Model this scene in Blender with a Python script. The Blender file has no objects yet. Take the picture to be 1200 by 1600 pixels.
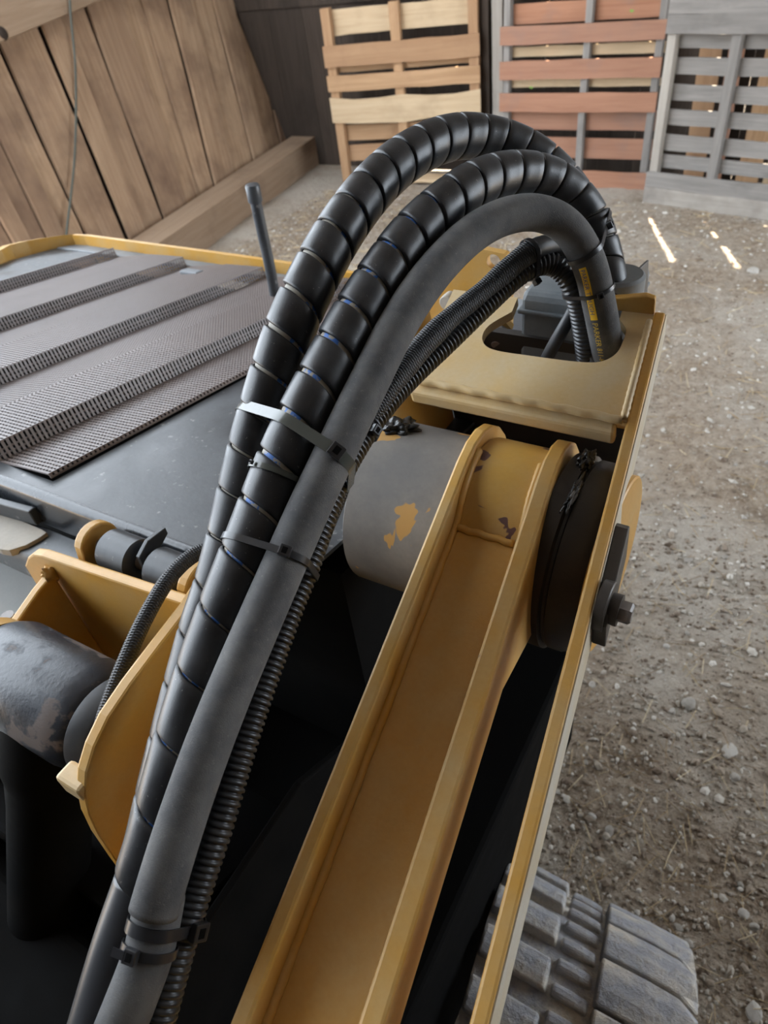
import bpy, bmesh, math, random
import numpy as np
from mathutils import Vector, Matrix

random.seed(7); rng = np.random.default_rng(7)
SC = bpy.context.scene
COL = SC.collection

# ------------------------------------------------------------------ camera
FPX = 1095.0
_n = np.array([190, 1250, FPX]); _n = _n / np.linalg.norm(_n)
_l = np.array([-2140, -635, 0.0]); _l[2] = -(_l[0]*_n[0] + _l[1]*_n[1]) / _n[2]; _l /= np.linalg.norm(_l)
CM = np.stack([-_l, np.cross(-_l, _n), -_n])          # camera axes -> world
CP = np.array([0, 0, 1.9])
cam = bpy.data.cameras.new('camera'); co = bpy.data.objects.new('camera', cam); COL.objects.link(co)
_r = Matrix([[CM[i, 0], -CM[i, 1], -CM[i, 2]] for i in range(3)]).to_4x4()
co.matrix_world = Matrix.Translation(Vector(CP)) @ _r
cam.sensor_fit = 'VERTICAL'; cam.sensor_height = 36; cam.sensor_width = 27
cam.lens = FPX / 1600 * 36; cam.clip_start = 0.02; cam.clip_end = 200
cam.dof.use_dof = True; cam.dof.focus_distance = 0.66; cam.dof.aperture_fstop = 9.0
SC.camera = co

# ------------------------------------------------------------------ world, sun, exposure
W = bpy.data.worlds.new('sky'); SC.world = W; W.use_nodes = True
W.node_tree.nodes['Background'].inputs[0].default_value = (0.82, 0.905, 1.0, 1)
W.node_tree.nodes['Background'].inputs[1].default_value = 3.6
sl = bpy.data.lights.new('sun', 'SUN'); so = bpy.data.objects.new('sun', sl); COL.objects.link(so)
sl.energy = 22; sl.angle = math.radians(0.6); sl.color = (1, 0.86, 0.66)
so.location = (-6, 14, 16)
so.rotation_euler = Vector((0.22, -0.50, -1.0)).to_track_quat('-Z', 'Y').to_euler()
vs = SC.view_settings
vs.view_transform = 'Standard'; vs.look = 'None'; vs.gamma = 1; vs.use_curve_mapping = False
vs.exposure = 1.22

# ------------------------------------------------------------------ small maths
def ray(px, py): return CM @ np.array([(px-600)/FPX, (py-800)/FPX, 1.0])
def at(px, py, d): return CP + ray(px, py)*d
def onplane(px, py, p0, n):
    r = ray(px, py); n = np.array(n, float); return CP + r*(np.dot(np.array(p0)-CP, n)/np.dot(r, n))
def gz(px, py, z=0.0): return onplane(px, py, (0, 0, z), (0, 0, 1))
def gx(px, py, x): return onplane(px, py, (x, 0, 0), (1, 0, 0))
def gy(px, py, y): return onplane(px, py, (0, y, 0), (0, 1, 0))
def proj(P):
    v = CM.T @ (np.array(P) - CP); return np.array([600+FPX*v[0]/v[2], 800+FPX*v[1]/v[2]])
def unit(v): v = np.array(v, float); return v/np.linalg.norm(v)

# ------------------------------------------------------------------ materials
MATS = {}
class NT:
    def __init__(s, name):
        s.m = bpy.data.materials.new(name); s.m.use_nodes = True; s.t = s.m.node_tree
        s.b = s.t.nodes['Principled BSDF']; MATS[name] = s.m
    def n(s, typ, **kw):
        x = s.t.nodes.new('ShaderNode'+typ)
        for k, v in kw.items(): setattr(x, k, v)
        return x
    def l(s, a, b): s.t.links.new(a, b)
    def coord(s, kind='Object', scale=(1, 1, 1)):
        c = s.n('TexCoord'); mp = s.n('Mapping'); mp.inputs['Scale'].default_value = scale
        s.l(c.outputs[kind], mp.inputs[0]); return mp.outputs[0]
    def noise(s, scale, detail=4, rough=.55, vec=None, dist=0):
        x = s.n('TexNoise'); x.inputs['Scale'].default_value = scale; x.inputs['Detail'].default_value = detail
        x.inputs['Roughness'].default_value = rough; x.inputs['Distortion'].default_value = dist
        s.l(vec if vec is not None else s.coord(), x.inputs['Vector']); return x.outputs['Fac']
    def ramp(s, fac, stops):
        x = s.n('ValToRGB'); e = x.color_ramp.elements
        while len(e) < len(stops): e.new(.5)
        for i, (p, c) in enumerate(stops):
            e[i].position = p; e[i].color = (c if isinstance(c, tuple) else (c, c, c)) + (1,)
        s.l(fac, x.inputs[0]); return x.outputs[0]
    def mix(s, fac, a, b, mode='MIX'):
        x = s.n('Mix', data_type='RGBA', blend_type=mode)
        for i, v in ((0, fac), (6, a), (7, b)):
            if hasattr(v, 'links'): s.l(v, x.inputs[i])
            elif i: x.inputs[i].default_value = tuple(v)+(1,)
            else: x.inputs[0].default_value = v
        return x.outputs[2]
    def math(s, op, a, b=0.0):
        x = s.n('Math', operation=op)
        for i, v in ((0, a), (1, b)):
            if hasattr(v, 'links'): s.l(v, x.inputs[i])
            else: x.inputs[i].default_value = v
        return x.outputs[0]
    def bump(s, h, strength=.3, dist=.01):
        x = s.n('Bump'); x.inputs['Strength'].default_value = strength; x.inputs['Distance'].default_value = dist
        s.l(h, x.inputs['Height']); s.l(x.outputs[0], s.b.inputs['Normal'])
    def fin(s, col=None, rough=None, metal=0.0, spec=.5):
        for k, v in (('Base Color', col), ('Roughness', rough)):
            if v is None: continue
            if hasattr(v, 'links'): s.l(v, s.b.inputs[k])
            elif k == 'Base Color': s.b.inputs[k].default_value = tuple(v)+(1,)
            else: s.b.inputs[k].default_value = v
        s.b.inputs['Metallic'].default_value = metal
        s.b.inputs['Specular IOR Level'].default_value = spec
        return s.m

def paint(name, base, dust, amount, rough=.42, scale=14, chips=None, chipcol=(.10, .055, .05), spec=.5, speck=None):
    m = NT(name); n1 = m.noise(scale, 5, .6); n2 = m.noise(scale*14, 3, .6)
    f = m.ramp(n1, [(.5-amount*.45, 0.0), (1.02-amount*.5, 1.0)])
    c = m.mix(f, base, dust)
    c = m.mix(m.ramp(n2, [(.3, 0.0), (.75, .22)]), c, tuple(v*.72 for v in base))
    if chips:
        n3 = m.noise(chips[0], 3, .6, dist=.6)
        c = m.mix(m.ramp(n3, [(chips[1], 0.0), (chips[1]+.012, 1.0)]), c, chipcol)
    m.bump(n2, .10, .002)
    if speck: c = m.mix(m.ramp(m.noise(speck, 3, .6), [(.64, 0.0), (.72, .5)]), c, (.36, .35, .34))
    return m.fin(c, m.ramp(n1, [(.3, rough-.08), (.8, rough+.22)]), spec=spec)
YEL = (.56, .295, .048)
paint('yellow', YEL, (.50, .36, .17), .25)
paint('yellow_arm', (.58, .31, .055), (.55, .40, .19), .32, chips=(9, .735))
paint('yellow_dusty', (.60, .38, .13), (.56, .43, .25), .75)
paint('yellow_side', (.52, .40, .20), (.52, .49, .42), .85, rough=.6)
paint('chipped', (.58, .33, .07), (.55, .40, .20), .3, chips=(17, .60), chipcol=(.13, .065, .06))
paint('boss_dust', (.12, .11, .10), (.24, .215, .185), .45, rough=.7, chips=(15, .60), chipcol=(.42, .23, .06))
paint('grease_and_shade', (.020, .017, .015), (.055, .045, .038), .35, rough=.5)
paint('grease_lump', (.008, .008, .008), (.03, .028, .026), .2, rough=.25, scale=60)
paint('black_paint', (.022, .025, .030), (.105, .115, .125), .45, rough=.34, scale=9, speck=60)
paint('black_deep', (.003, .003, .003), (.007, .0065, .006), .3, rough=.8, spec=.06)  # near-black: deep shade put into the colour
paint('black_gloss', (.020, .023, .028), (.06, .068, .078), .3, rough=.22, scale=9)
paint('hood_rim', (.11, .12, .13), (.30, .32, .34), .5, rough=.5, scale=8)
paint('steel', (.22, .21, .20), (.16, .10, .07), .35, rough=.38)
paint('steel_plate', (.36, .33, .28), (.48, .43, .36), .5, rough=.6)
paint('grey_deck', (.42, .43, .42), (.50, .50, .47), .5, rough=.7)
paint('tank', (.10, .115, .125), (.21, .22, .22), .5, rough=.5, scale=18)
paint('black_rubber', (.016, .017, .019), (.045, .045, .046), .35, rough=.45)
paint('bracket_steel', (.028, .024, .021), (.075, .062, .050), .45, rough=.45)
m = NT('cast_black'); n = m.noise(13, 5, .62, dist=.3); n2 = m.noise(210, 3)
c = m.mix(m.ramp(n, [(.55, 0.0), (.59, 1.0)]), (.017, .021, .030), (.12, .095, .085))
m.bump(n2, .22, .0015); m.fin(c, m.ramp(n, [(.5, .36), (.6, .75)]))
m = NT('spiral'); n = m.noise(30, 5, .6); n2 = m.noise(700, 2)
c = m.mix(m.ramp(n, [(.42, 0.0), (.75, .8)]), (.014, .0155, .018), (.042, .045, .05))
c = m.mix(m.ramp(m.noise(260, 2, .7), [(.70, 0.0), (.74, .55)]), c, (.22, .21, .19))
m.bump(n2, .12, .001); m.fin(c, m.ramp(n, [(.3, .30), (.8, .5)]))
m = NT('sleeve'); n = m.noise(26, 5, .65); n2 = m.noise(900, 2); n3 = m.noise(300, 3)
c = m.mix(m.ramp(n, [(.3, 0.0), (.7, 1.0)]), (.066, .068, .073), (.14, .138, .135))
c = m.mix(m.ramp(n3, [(.62, 0.0), (.75, .5)]), c, (.20, .19, .18)); m.bump(n2, .4, .001); m.fin(c, .78, spec=.25)
m = NT('conduit'); n = m.noise(40, 4)
m.fin(m.mix(n, (.016, .018, .022), (.036, .038, .042)), .36)
m = NT('braid'); uv = m.n('TexCoord').outputs['UV']
w1 = m.n('TexWave'); w1.inputs['Scale'].default_value = 1.0; w1.bands_direction = 'DIAGONAL'
mp = m.n('Mapping'); mp.inputs['Scale'].default_value = (22, 4.4, 0); m.l(uv, mp.inputs[0]); m.l(mp.outputs[0], w1.inputs[0])
w2 = m.n('TexWave'); w2.inputs['Scale'].default_value = 1.0; w2.bands_direction = 'DIAGONAL'
mp2 = m.n('Mapping'); mp2.inputs['Scale'].default_value = (-22, 4.4, 0); m.l(uv, mp2.inputs[0]); m.l(mp2.outputs[0], w2.inputs[0])
h = m.math('MULTIPLY', w1.outputs['Fac'], w2.outputs['Fac'])
m.bump(h, .9, .002); m.fin(m.ramp(h, [(0, (.010, .011, .013)), (1, (.075, .078, .084))]), .5)
m = NT('hose_print'); uv = m.n('TexCoord').outputs['UV']; sx = m.n('SeparateXYZ'); m.l(uv, sx.inputs[0])
bl = m.math('MULTIPLY', m.math('GREATER_THAN', m.math('FRACT', m.math('MULTIPLY', sx.outputs[1], 2.0)), .30),
            m.math('LESS_THAN', m.math('FRACT', m.math('MULTIPLY', sx.outputs[1], 2.0)), .62))
br = m.noise(160, 2); bl2 = m.math('MULTIPLY', bl, m.ramp(br, [(.46, 0.0), (.5, 1.0)]))
m.fin(m.mix(bl2, (.30, .275, .225), (.035, .14, .45)), .6)
m = NT('tie'); m.fin((.022, .023, .026), .30)
m = NT('tie_clear'); m.fin((.085, .095, .085), .22); m.b.inputs['Transmission Weight'].default_value = .25
m = NT('label_yellow'); m.fin((.80, .50, .03), .5)
m = NT('print_blue'); m.fin((.05, .09, .22), .5)
m = NT('print_yellow'); m.fin((.62, .42, .05), .5)
m = NT('mesh_metal'); n = m.noise(5, 4)
m.fin(m.mix(n, (.15, .125, .12), (.25, .205, .19)), .42)
m = NT('track_rubber'); n = m.noise(11, 6, .7); n2 = m.noise(90, 4, .7)
c = m.mix(m.ramp(n, [(.42, 0.0), (.62, 1.0)]), (.30, .305, .325), (.54, .49, .41))
c = m.mix(m.ramp(n2, [(.5, 0.0), (.8, .6)]), c, (.09, .09, .095)); m.bump(n2, .7, .006); m.fin(c, .85)

def wood(name, a, b, dark, grain=1.0, k=.5, stain=.6):
    m = NT(name); oi = m.n('ObjectInfo')
    ad = m.n('VectorMath', operation='ADD'); m.l(m.n('TexCoord').outputs['Object'], ad.inputs[0])
    sc = m.n('VectorMath', operation='SCALE'); sc.inputs['Scale'].default_value = 37.0
    cx = m.n('CombineXYZ')
    for i in range(3): m.l(oi.outputs['Random'], cx.inputs[i])
    m.l(cx.outputs[0], sc.inputs[0]); m.l(sc.outputs[0], ad.inputs[1])
    mp = m.n('Mapping'); mp.inputs['Scale'].default_value = (1.6*grain, 26*grain, 26*grain); m.l(ad.outputs[0], mp.inputs[0])
    g = m.noise(1.0, 6, .65, mp.outputs[0], .6)
    big = m.noise(2.4, 4, .6, ad.outputs[0])
    c = m.mix(m.ramp(g, [(.3, 0.0), (.72, 1.0)]), a, b)
    c = m.mix(m.ramp(big, [(stain-.05, 0.0), (stain+.2, .85)]), c, dark)
    c = m.mix(m.math('MULTIPLY', oi.outputs['Random'], k), c, dark)
    m.bump(g, .35, .006); m.fin(c, .8, spec=.25)
wood('wood_barn', (.30, .19, .115), (.50, .345, .22), (.17, .105, .07), k=.6, stain=.50)
wood('wood_beam', (.28, .19, .12), (.40, .29, .20), (.15, .10, .07), k=.25)
wood('wood_tan', (.34, .20, .105), (.50, .32, .18), (.27, .15, .085), k=.5)
wood('wood_pale', (.46, .33, .20), (.60, .46, .30), (.36, .26, .16), k=.3)
wood('wood_red', (.30, .135, .075), (.42, .21, .125), (.22, .15, .125), k=.4, stain=.58)
wood('wood_grey', (.19, .175, .16), (.32, .295, .27), (.12, .11, .10), k=.4)
wood('wood_post', (.30, .27, .235), (.42, .38, .33), (.16, .14, .125), k=.3)
wood('wood_dark', (.035, .026, .019), (.07, .05, .038), (.02, .015, .012), k=.4)  # dark brown, lowered further to carry the back corner's shade

m = NT('dirt'); n1 = m.noise(1.1, 5, .6); n2 = m.noise(26, 6, .7); n3 = m.noise(95, 4, .7)
c = m.mix(m.ramp(n2, [(.32, 0.0), (.70, 1.0)]), (.20, .145, .098), (.42, .345, .265))
c = m.mix(m.ramp(n1, [(.42, 0.0), (.62, .8)]), c, (.46, .415, .355))
c = m.mix(m.ramp(n3, [(.60, 0.0), (.70, .9)]), c, (.50, .47, .43))
c = m.mix(m.ramp(n3, [(.30, .75), (.40, 0.0)]), c, (.055, .04, .03))
m.bump(n2, .9, .03); m.fin(c, .95, spec=.15)
m = NT('stone'); n = m.noise(30, 4); oi = m.n('ObjectInfo')
c = m.mix(m.math('MULTIPLY', oi.outputs['Random'], .9), (.30, .275, .24), (.56, .53, .48))
m.bump(n, .3, .004); m.fin(m.mix(m.ramp(n, [(.4, 0.0), (.7, .5)]), c, (.22, .18, .14)), .9)
m = NT('pebble'); g = m.n('NewGeometry'); r = g.outputs['Random Per Island']
m.fin(m.ramp(r, [(0, (.14, .10, .07)), (.45, (.28, .225, .17)), (.8, (.38, .34, .285)), (1, (.60, .56, .50))]), .9)
m = NT('straw'); g = m.n('NewGeometry'); r = g.outputs['Random Per Island']
m.fin(m.ramp(r, [(0, (.22, .14, .07)), (.6, (.45, .33, .18)), (1, (.65, .53, .34))]), .8)
m = NT('leaf'); m.fin((.18, .34, .06), .6)
m = NT('roof_metal'); m.fin((.20, .18, .16), .7)
m = NT('cable'); m.fin((.07, .075, .06), .6)

# ------------------------------------------------------------------ object helpers
WMX = {}
def link(o, mw, parent=None):
    COL.objects.link(o); WMX[o.name] = mw
    if parent is not None:
        o.parent = parent; o.matrix_parent_inverse = WMX[parent.name].inverted()
    o.matrix_basis = mw
    return o
def tag(o, label, cat, group=None, kind=None):
    if label: o['label'] = label
    if cat: o['category'] = cat
    if group: o['group'] = group
    if kind: o['kind'] = kind
    return o
def empty(name, loc, label, cat, group=None):
    o = bpy.data.objects.new(name, None); o.empty_display_size = .05
    link(o, Matrix.Translation(Vector([float(v) for v in loc]))); return tag(o, label, cat, group)

class MB:
    def __init__(s): s.v = []; s.f = []; s.uv = {}
    def add(s, vs, fs):
        o = len(s.v); s.v += [tuple(float(c) for c in p) for p in vs]; s.f += [tuple(i+o for i in f) for f in fs]; return s
    def box(s, lo, hi):
        (x0, y0, z0), (x1, y1, z1) = lo, hi
        return s.obox(((x0+x1)/2, (y0+y1)/2, (z0+z1)/2), (1, 0, 0), (0, 1, 0), (0, 0, 1), (x1-x0, y1-y0, z1-z0))
    def obox(s, c, ux, uy, uz, size):
        c, ux, uy, uz = (np.array(q, float) for q in (c, ux, uy, uz)); a, b, d = (q/2 for q in size)
        vs = [c+ux*a*i+uy*b*j+uz*d*k for k in (-1, 1) for j in (-1, 1) for i in (-1, 1)]
        return s.add(vs, [(0, 2, 3, 1), (4, 5, 7, 6), (0, 1, 5, 4), (2, 6, 7, 3), (0, 4, 6, 2), (1, 3, 7, 5)])
    def prism(s, poly, vec):                      # poly: 3-D outline, extruded by vec
        n = len(poly); vec = np.array(vec, float); P = [np.array(p, float) for p in poly]
        fs = [tuple(range(n))[::-1], tuple(range(n, 2*n))] + [(i, (i+1) % n, n+(i+1) % n, n+i) for i in range(n)]
        return s.add(P + [p+vec for p in P], fs)
    def ringprism(s, outer, inner, vec):          # same count of points: plate with a hole
        n = len(outer); vec = np.array(vec, float); O = [np.array(p, float) for p in outer]; I = [np.array(p, float) for p in inner]
        vs = O + I + [p+vec for p in O] + [p+vec for p in I]; fs = []
        for i in range(n):
            j = (i+1) % n
            fs += [(i, n+i, n+j, j), (2*n+i, 2*n+j, 3*n+j, 3*n+i), (i, j, 2*n+j, 2*n+i), (n+i, 3*n+i, 3*n+j, n+j)]
        return s.add(vs, fs)
    def lathe(s, o, axis, prof, seg=40, closed=True, ref=(0, 0, 1)):
        o = np.array(o, float); ax = unit(axis); e1 = unit(np.cross(ax, np.array(ref, float))); e2 = np.cross(ax, e1)
        vs = []; fs = []
        for (t, r) in prof:
            for k in range(seg):
                a = 2*math.pi*k/seg; vs.append(o+ax*t+(e1*math.cos(a)+e2*math.sin(a))*r)
        for i in range(len(prof)-1):
            for k in range(seg):
                k2 = (k+1) % seg; fs.append((i*seg+k, i*seg+k2, (i+1)*seg+k2, (i+1)*seg+k))
        if closed: fs += [tuple(range(seg))[::-1], tuple(range((len(prof)-1)*seg, len(prof)*seg))]
        return s.add(vs, fs)
    def cyl(s, p0, p1, r, seg=24, ch=None):
        p0 = np.array(p0, float); p1 = np.array(p1, float); L = np.linalg.norm(p1-p0); ch = r*.1 if ch is None else ch
        ref = (0, 0, 1) if abs(unit(p1-p0)[2]) < .9 else (1, 0, 0)
        return s.lathe(p0, p1-p0, [(0, r-ch), (ch, r), (L-ch, r), (L, r-ch)], seg, ref=ref)
    def build(s, name, mat, parent=None, smooth=None, bevel=0, kind=None, label=None):
        v = np.array(s.v); c = (v.min(0)+v.max(0))/2
        me = bpy.data.meshes.new(name); me.from_pydata([tuple(p) for p in v-c], [], s.f); me.update()
        bm = bmesh.new(); bm.from_mesh(me); bmesh.ops.recalc_face_normals(bm, faces=bm.faces); bm.to_mesh(me); bm.free()
        me.materials.append(MATS[mat])
        if smooth: me.shade_smooth() if smooth is True else (me.shade_smooth(), me.set_sharp_from_angle(angle=math.radians(smooth)))
        o = bpy.data.objects.new(name, me); link(o, Matrix.Translation(Vector(c)), parent)
        if bevel:
            b = o.modifiers.new('bevel', 'BEVEL'); b.width = bevel; b.segments = 2; b.limit_method = 'ANGLE'; b.angle_limit = math.radians(40)
        if kind: o['kind'] = kind
        if label: o['label'] = label
        return o

PLK = {}
def plank(name, p0, ux, uy, L, w, t, mat, parent=None, rag=.0, label=None):
    """a board: starts at p0 (corner), length along ux, width along uy, thickness along ux x uy; local x = grain"""
    ux = unit(ux); uy = unit(np.array(uy) - ux*np.dot(ux, uy)); uz = np.cross(ux, uy); n = 7
    vs = []; fs = []
    for i in range(n):
        x = L*i/(n-1)
        e0 = rag*random.uniform(-1, 1); e1 = rag*random.uniform(-1, 1); b = rag*.4*random.uniform(-1, 1)
        vs += [(x, e0, b), (x, w+e1, b), (x, w+e1, t+b), (x, e0, t+b)]
    for i in range(n-1):
        for k in range(4):
            k2 = (k+1) % 4; fs.append((i*4+k, i*4+k2, i*4+4+k2, i*4+4+k))
    fs += [(0, 3, 2, 1), tuple((n-1)*4+k for k in range(4))]
    me = bpy.data.meshes.new(name); me.from_pydata(vs, [], fs); me.update()
    bm = bmesh.new(); bm.from_mesh(me); bmesh.ops.recalc_face_normals(bm, faces=bm.faces); bm.to_mesh(me); bm.free()
    me.materials.append(MATS[mat]); o = bpy.data.objects.new(name, me)
    mw = Matrix([[ux[i], uy[i], uz[i], p0[i]] for i in range(3)] + [[0, 0, 0, 1]])
    link(o, mw, parent)
    if label: o['label'] = label
    return o
def struct(o): o['kind'] = 'structure'; return o

# ================================================================== SETTING
# ---- floor: packed dirt and gravel
gx_ = np.concatenate([np.arange(-9, -4.6, .4), np.arange(-4.6, 2.6, .05), np.arange(2.6, 9.1, .5)])
gy_ = np.concatenate([np.arange(-9, 0, .6), np.arange(0, 6.4, .05), np.arange(6.4, 14, .6)])
XX, YY = np.meshgrid(gx_, gy_)
def gh(X, Y):
    return (.012*np.sin(1.7*X+.6*Y)+.010*np.sin(2.9*Y-1.3*X+1)+.006*np.sin(7.3*X+2.1*Y)*np.sin(6.1*Y-1.7*X)
            + .004*np.sin(17*X+3*np.sin(5*Y))*np.sin(15*Y+2*np.sin(6*X)))
ZZ = gh(XX, YY)*np.clip(1-np.abs(XX+1)/6, 0, 1) + rng.normal(0, .0022, XX.shape)
vs_ = np.stack([XX, YY, ZZ], -1).reshape(-1, 3); nx = len(gx_)
fs_ = [(j*nx+i, j*nx+i+1, (j+1)*nx+i+1, (j+1)*nx+i) for j in range(len(gy_)-1) for i in range(nx-1)]
fl = MB(); fl.v = [tuple(p) for p in vs_]; fl.f = fs_
struct(fl.build('floor', 'dirt', smooth=True))

# ---- unseen roof and walls around the bay, added to shape the daylight
rf = MB().prism([(-3.3, -3.2, 4.64), (3.4, -3.2, 3.3), (3.4, -3.2, 3.36), (-3.3, -3.2, 4.70)], (0, 9.32, 0))
rf.prism([(-7.6, 3.2, 5.5), (-3.3, 3.2, 4.64), (-3.3, 3.2, 4.70), (-7.6, 3.2, 5.56)], (0, 2.92, 0))
struct(rf.build('unseen_roof', 'roof_metal'))  # added out of view; left front stays open for sky, sun kept out
struct(MB().box((3.2, -1.25, 0), (3.28, 2.0, 3.36)).build('unseen_wall_right', 'wood_dark'))  # added out of view to cut light from the near right
struct(MB().box((-2.5, -1.25, 0), (3.2, -1.17, 4.5)).build('unseen_wall_front', 'wood_dark'))  # added behind the camera to keep front light off the lower hoses

# ---- left wall: leaning vertical boards on a sill beam
LB = np.array([-4.42, 3.6, .12]); LD = unit((-.165, 1, 0)); LU = unit((-.30, .13, 1)); LN = unit(np.cross(LD, LU))
if LN[0] < 0: LN = -LN
wl = empty('wall_left', LB, None, None); struct(wl)
lines = [((-270, 400), (-60, 700)), ((-170, 400), (10, 715)), ((-80, 420), (75, 725)), ((0, 450), (135, 730)), ((0, 320), (195, 725)), ((0, 150), (265, 730)), ((135, 110), (392, 740)), ((190, 70), (465, 750)),
         ((270, 40), (520, 720)), ((375, 0), (595, 670)), ((440, 0), (632, 625)), ((520, 0), (670, 590)), ((590, 0), (735, 550)), ((660, 0), (790, 510)),
         ((725, 0), (832, 480)), ((780, 0), (878, 440)), ((850, 0), (925, 400)), ((905, 0), (960, 370)), ((965, 0), (1000, 350)), ((1030, 0), (1045, 320))]
eds = []
for a, b in lines:
    A = onplane(a[0]/2, a[1]/2, LB, LN); B = onplane(b[0]/2, b[1]/2, LB, LN); d = unit(A-B)
    k0 = (.02-B[2])/d[2]; k1 = (2.3-B[2])/d[2]; eds.append((B+d*k0, B+d*k1))
for i in range(len(eds)-1):
    (b0, t0), (b1, t1) = eds[i], eds[i+1]
    off = LN*((.0, .030, .008, .022, -.012)[i % 5]); th = -LN*.024; g = (b1-b0)*.05
    c0 = b0+off+g; L = np.linalg.norm(t0-b0)
    ux = unit(t0-b0); uy = unit((b1-b0)-ux*np.dot(b1-b0, ux)); uz = np.cross(ux, uy)
    vs = []; nn = 6
    for k in range(nn):
        q = k/(nn-1)
        l_ = b0*(1-q)+t0*q+g*random.uniform(.2, 1.6); r_ = b1*(1-q)+t1*q-g*random.uniform(.2, 1.6)
        vs += [l_+off, r_+off, r_+off+th, l_+off+th]
    Mx = Matrix([[ux[r], uy[r], uz[r], c0[r]] for r in range(3)] + [[0, 0, 0, 1]]); Mi = np.array(Mx.inverted())
    vl = [tuple((Mi @ np.append(p, 1))[:3]) for p in vs]
    fs = [(k*4+e, k*4+(e+1) % 4, k*4+4+(e+1) % 4, k*4+4+e) for k in range(nn-1) for e in range(4)] + [(3, 2, 1, 0), tuple((nn-1)*4+e for e in range(4))]
    me = bpy.data.meshes.new('plank'); me.from_pydata(vl, [], fs); me.materials.append(MATS['wood_barn'])
    link(bpy.data.objects.new('plank', me), Mx, wl)
# backing so that no daylight leaks between the boards
MB().prism([eds[0][0]-LN*.05, eds[-1][0]-LN*.05, eds[-1][1]-LN*.05, eds[0][1]-LN*.05], -LN*.03).build('sheathing', 'wood_dark', wl)
# sill beam along the foot of the wall
s0 = gz(420, 305) ; A = gz(330, 387); B = gz(531, 234); d = unit(B-A)
plank('trim_1', A-d*2.2+np.array([-.30, 0, 0]), d, (1, 0, 0), np.linalg.norm(B-A)+2.5, .28, -.25, 'wood_beam', rag=.008)['kind'] = 'structure'
# high girt at the top left
pA = onplane(0, 28, LB+LN*.02, LN); pB = onplane(150, -30, LB+LN*.02, LN); d = unit(pB-pA)
gb = onplane(0, 66, LB+LN*.02, LN)
tr = plank('trim_2', gb-d*1.6, d, LU, 5.2, .40, .05, 'wood_beam', rag=.006); tr['kind'] = 'structure'
kn = MB().lathe(onplane(5, 51, LB+LN*.075, LN)-LN*.014, LN, [(0, .040), (.012, .036), (.017, .02), (.018, .004)], 16).build('knot', 'wood_dark', tr, smooth=40)

# ---- back wall: dark vertical boards, daylight in the cracks
BY = 6.05
wb = empty('wall_back', (-1.5, BY, 0), None, None); struct(wb)
x = -1.83-.37*13
while x < 3.6:                                # lower course tight, upper course with open cracks
    plank('board', (x+.002, BY+.045, 0.0), (0, 0, 1), (1, 0, 0), 1.3, .366, -.03, 'wood_dark', wb, rag=.0015)
    gap = .034 if x > -3.6 else .003
    plank('board', (x+gap/2, BY+.03, 1.28), (0, 0, 1), (1, 0, 0), 1.95, .37-gap, -.03, 'wood_dark', wb, rag=.0015)
    x += .37
struct(MB().box((-6.8, BY+.0, 3.2), (3.6, BY+.03, 5.2)).build('sun_block_gable', 'wood_dark'))  # solid gable added out of view to stop sun above the cracks
# posts between the pallets
for px0, px1, yy, mt in ((752, 772, 6.03, 'wood_dark'), (776, 792, 6.01, 'wood_post')):
    a = gy(px0, 120, yy); b = gy(px1, 120, yy)
    p = plank('trim_3', (a[0], yy, -.02), (0, 0, 1), (1, 0, 0), 3.4, b[0]-a[0], -.09, mt, rag=.004); struct(p)

# ================================================================== PALLETS
def pallet(name, bl, br, label, H, front, rear, stringers, mats, sw=.04, depth=.10, lean=.04, group='pallets standing along the back wall', fz=.018):
    bl = np.array(bl, float); br = np.array(br, float); ux = unit(br-bl); L = np.linalg.norm(br-bl)
    back = np.array([-ux[1], ux[0], 0]); up = unit(np.array([0, 0, 1])+back*lean); back = unit(np.cross(up, ux)) * (1 if np.dot(np.cross(up, ux), back) > 0 else -1)
    root = empty(name, (bl+br)/2, label, 'pallet', group)
    def zz(px, py):                       # height on the pallet's front face under a pixel row
        P = onplane(px, py, bl, back); return np.dot(P-bl, up)
    for fr, m_ in stringers:
        plank('stringer', bl+ux*(fr*L-sw/2)+back*fz, up, ux, H, sw, depth-2*fz, m_, root, rag=.002)
    for (pl, y0, y1, m_, rag) in front:
        a, b = zz(pl, y1), zz(pl, y0); plank('slat', bl-ux*.012+up*a, ux, up, L+.024, b-a, -fz, m_, root, rag=rag)
    for (pl, y0, y1, m_, rag) in rear:
        a, b = zz(pl, y1), zz(pl, y0); plank('slat', bl-ux*.005+up*a+back*(depth-fz), ux, up, L+.01, b-a, -fz, m_, root, rag=rag)
    return root
# left pallet
g0 = gz(535, 287); g1 = g0 + 1.27*unit((math.cos(.22), math.sin(.22), 0))
pallet('wooden_pallet', g0, g1, 'tan wooden pallet with ragged slats standing in the dark left corner', 1.30,
       [(520, 72, 106, 'wood_tan', .004), (525, 119, 144, 'wood_tan', .004), (530, 155, 194, 'wood_pale', .013)],
       [(505, 19, 60, 'wood_pale', .006), (520, 108, 117, 'wood_tan', .004), (535, 200, 224, 'wood_tan', .004), (540, 231, 256, 'wood_tan', .004), (503, -30, 2, 'wood_dark', .003)],
       [(.03, 'wood_tan'), (.48, 'wood_tan'), (.97, 'wood_tan')], None, sw=.075, lean=.02)
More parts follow.
